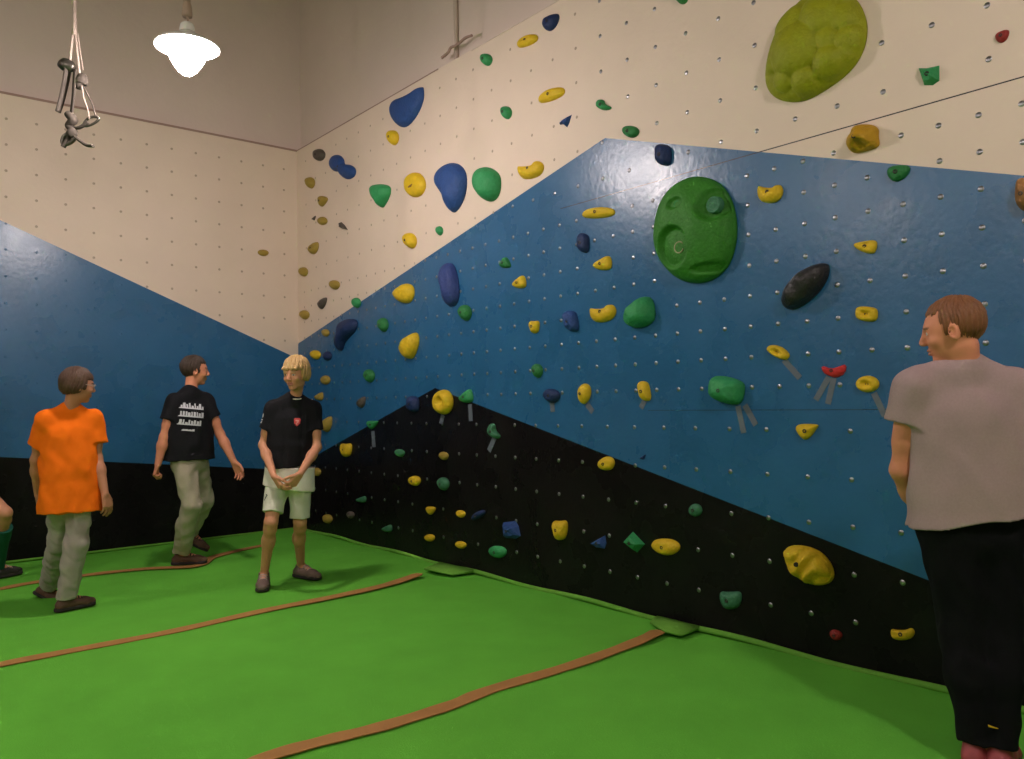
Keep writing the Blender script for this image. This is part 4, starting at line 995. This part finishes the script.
decal(G, G['shorts'], [[(-.010, -.016), (-.004, -.022), (.014, .014), (.004, .020)], [(-.002, .024), (.018, .018), (.018, .024), (.0, .030)]], cs, nrm(cv(-.6, 0, -.8)), up, c_black, 'shorts_mark', .002)
for q in 'rl': shoe(G, q, s_grey, s_sole, high=-.01, m_lace=s_light, ln=.27)

# ---- boy in orange, walking away to the right (his right side is on the photo's right)
J = joints(5.62, head=(78, 386, .02), rsh=(93, 418, .12), lsh=(46, 419, -.06), rel=(97, 458, .10), lel=(36, 460, -.02), rwr=(105, 494, .04), lwr=(38, 494, .08),
           rhip=(80, 488, .04), lhip=(60, 488, -.04), rkn=(77, 543, .0), lkn=(60, 541, .16))
foot(J, 'r', 66, 610, 84, 606, .97)
J['lan'] = at(49, 588, 5.62 + .46); J['ltoe'] = J['lan'] + cv(.10, -.12, .0)
report('orange', J)
G = person('boy in orange T-shirt and grey trousers walking away', J, .98, None, cv(.72, -.12, .68), cv(0, 1, 0), sk_b, h_brown, 'medium', bulk=.93, h=.0045,
           hands={'r': dict(dir=cv(.15, -.95, .1), palm=cv(-.8, 0, .2), thumb=cv(.5, 0, .8), curl=.35), 'l': dict(dir=cv(.05, -.95, .2), palm=cv(.9, 0, .2), thumb=cv(.5, 0, .8), curl=.35)})
legs(G, c_greypants, 'trousers', .97, .93, r0=.100, r1=.078, r2=.072, seed=8, amp=.006)
sh = tshirt(G, c_orange, hem=-.34, sleeve=.62, o=.030, loose=.018, seed=21, slr=.082, amp=.006)
G['footup_l'] = nrm(cv(.45, .8, .3))
for q in 'rl': shoe(G, q, s_brown, s_sole, m_lace=s_sole)
J0 = G
# glasses arm seen over the ear
H = G['H']
vs, fs = join(*[tube([H(e * .078, -.015, -.002), H(e * .080, .01, .012), H(e * .076, .06, .012), H(e * .060, .092, .012)], .0025, 6) for e in (-1, 1)],
              *[tube([H(e * .034 + .026 * math.cos(t), .094 - .012 * abs(math.cos(t)) * (e * math.cos(t) > 0), .004 + .018 * math.sin(t)) for t in np.linspace(0, 2 * math.pi, 17)], .002, 6) for e in (-1, 1)],
              tube([H(-.010, .098, .010), H(.010, .098, .010)], .002, 6, 1, 1))
link('glasses', mesh('glasses', [p - parent_loc(G['root']) for p in vs], fs), G['root'], s_light)

# ---- youth in black T-shirt, walking right (his right side is toward the photo's right/front)
J = joints(7.05, head=(195, 371, .05), rsh=(208, 403, -.10), lsh=(176, 404, .06), rel=(222, 434, -.22), lel=(165, 437, .02), rwr=(236, 461, -.20), lwr=(158, 465, -.14),
           rhip=(196, 470, -.05), lhip=(184, 470, .05), rkn=(196, 512, -.10), lkn=(199, 512, .18))
J['rsh'] = at(205, 400, 7.05 + .10); J['lsh'] = at(175, 401, 7.05 - .10); J['rel'] = at(220, 434, 7.05 + .14); J['rwr'] = at(234, 462, 7.05 + .08)
J['lel'] = at(164, 437, 7.05 - .16); J['lwr'] = at(158, 464, 7.05 - .22); J['rhip'] = at(195, 459, 7.05 + .07); J['lhip'] = at(183, 459, 7.05 - .07)
J['lkn'] = at(191, 505, 7.0 - .02); J['rkn'] = at(204, 500, 7.05 + .20); J['ran'] = at(190, 533, 7.05 + .42); J['rtoe'] = J['ran'] + cv(.13, -.13, .03)
foot(J, 'l', 181, 565, 198, 564, 1.05, .006)
report('black', J)
G = person('brown haired youth in printed black T-shirt and khaki trousers walking right', J, 1.05, None, cv(.88, -.05, .45), cv(0, 1, 0), sk_c, h_dark, 'short', bulk=.95, h=.0045,
           hands={'l': dict(dir=cv(-.3, -.9, 0), palm=cv(.8, 0, .3), thumb=cv(.5, 0, .6), curl=1.1), 'r': dict(dir=cv(.45, -.85, 0), palm=cv(-.4, 0, -.8), thumb=cv(.8, .2, 0), curl=.4)})
legs(G, c_khaki, 'trousers', .93, .93, r0=.104, r1=.080, r2=.074, seed=31, amp=.006, up_t=.08)
sh = tshirt(G, c_black, hem=.0, sleeve=.52, o=.034, loose=.018, seed=33, slr=.072)
G['footup_r'] = nrm(cv(.4, .8, .1))
for q in 'rl': shoe(G, q, s_brown, s_sole, m_lace=s_sole)
rr = random.Random(4)
for row, (y, x0_, x1_, hh) in enumerate(((.105, -.105, .100, .050), (.035, -.105, .100, .046), (-.035, -.105, .085, .046), (-.085, -.07, .03, .018))):
    top = []; x = x1_
    while x > x0_ + .012:
        w_ = rr.uniform(.010, .022); hk = hh * rr.choice((.55, .8, 1, 1)); top += [(x, y + hk), (x - w_, y + hk), (x - w_ - .0008, y + .010), (x - w_ - .006, y + .010)]; x -= w_ + .007
    bot = [(x0_, y), (x1_, y)]
    decal(G, sh, [bot + top], G['at'](.66) - G['side'] * .05, -G['front'], G['up'] + G['side'] * .10, p_white, 'back_print', .0035)

# ---- tall man in grey T-shirt close to the camera, seen from behind (his left side is on the photo's left)
B = 3.06
J = joints(B, head=(953, 331, .0), rsh=(1014, 386, -.03), lsh=(915, 386, .04), rel=(1034, 470, -.03), lel=(901, 470, .10), rwr=(1028, 535, .10), lwr=(932, 532, .26),
           rhip=(1000, 524), lhip=(951, 524, .02), rkn=(1001, 630, .0), lkn=(964, 630, .04))
foot(J, 'r', 1001, 772, 1009, 752, 1.03); foot(J, 'l', 976, 766, 990, 744, 1.03)
report('grey', J)
G = person('man in grey T-shirt and black trousers seen from behind at the right edge', J, 1.03, None, cv(-.84, -.20, .50), cv(-.05, 1, 0), sk_c, h_red, 'crop', bulk=1.0, h=.0045,
           hands={'l': dict(dir=cv(.3, -.85, .35), palm=cv(.9, 0, .1), thumb=cv(0, 0, 1), curl=.4), 'r': dict(dir=cv(-.1, -.95, .2), palm=cv(-.9, 0, 0), thumb=cv(0, 0, 1), curl=.4)})
legs(G, c_trous, 'trousers', .98, .98, o=.026, r0=.118, r1=.080, r2=.058, seed=41, amp=.004)
sh = tshirt(G, c_grey, hem=.06, sleeve=.42, o=.034, loose=.024, seed=43, slr=.082, amp=.004, tilt=-.12)
for q in 'rl': shoe(G, q, s_red, s_sole, m_lace=s_light)
a_ = G['J']['lan']; 
v, f = tube([a_ + cv(.0, .10, -.085), a_ + cv(.02, .095, -.09), a_ + cv(.05, .088, -.085)], lambda t: .009 * (1.1 - t), 8, .4)
link('yellow_tag', mesh('yellow_tag', [p - parent_loc(G['root']) for p in v], f), G['root'], HM['yellow'])

# ---- person cut by the left edge: only a knee, sock and shoe are in the photo
B = 6.6
J = joints(B, head=(-42, 372, 0), rsh=(-32, 405, .12), lsh=(-52, 405, -.12), rel=(-42, 440, .16), lel=(-48, 440, -.16), rwr=(-22, 462, .2), lwr=(-36, 468, -.22),
           rhip=(-36, 470, .09), lhip=(-40, 470, -.09), rkn=(-20, 518, .14), lkn=(5, 513, -.12))
foot(J, 'l', -1, 578, 16, 574, 1.0); J['ran'] = at(-52, 556, B + .18); J['rtoe'] = J['ran'] + cv(.13, -.13, .02)
report('edge', J)
G = person('person in black shorts and green socks stepping in at the left edge', J, 1.0, None, cv(.95, -.05, -.1), cv(0, 1, 0), sk_a, h_dark, 'short', bulk=.92, h=.005)
legs(G, c_trous, 'shorts', .72, .72, shin=False, r0=.104, r1=.094, amp=.004)
tshirt(G, c_black, hem=-.05, sleeve=.55, o=.026, seed=55, slr=.068)
Fs = Field(G['lo'], G['hi'], .005)
for q in 'rl':
    kn, an = G['J'][q + 'kn'], G['J'][q + 'an']; d = nrm(an - kn)
    Fs = Field(np.minimum(kn, an) - .15, np.maximum(kn, an) + .15, .0045)
    t0 = kn + (an - kn) * .25; Fs.add(rc(t0, kn + (an - kn) * .42 - cv(.016, 0, 0), .074 * .92, .076 * .92), .02, clips=[(t0, -d)]); Fs.add(rc(kn + (an - kn) * .4 - cv(.014, 0, 0), an, .072 * .92, .044 * .92), .02)
    Fs.build('sock', G['root'], c_sock)
G['footup_r'] = nrm(cv(.5, .8, .0))
for q in 'rl': shoe(G, q, s_black, s_sole, m_lace=s_light)
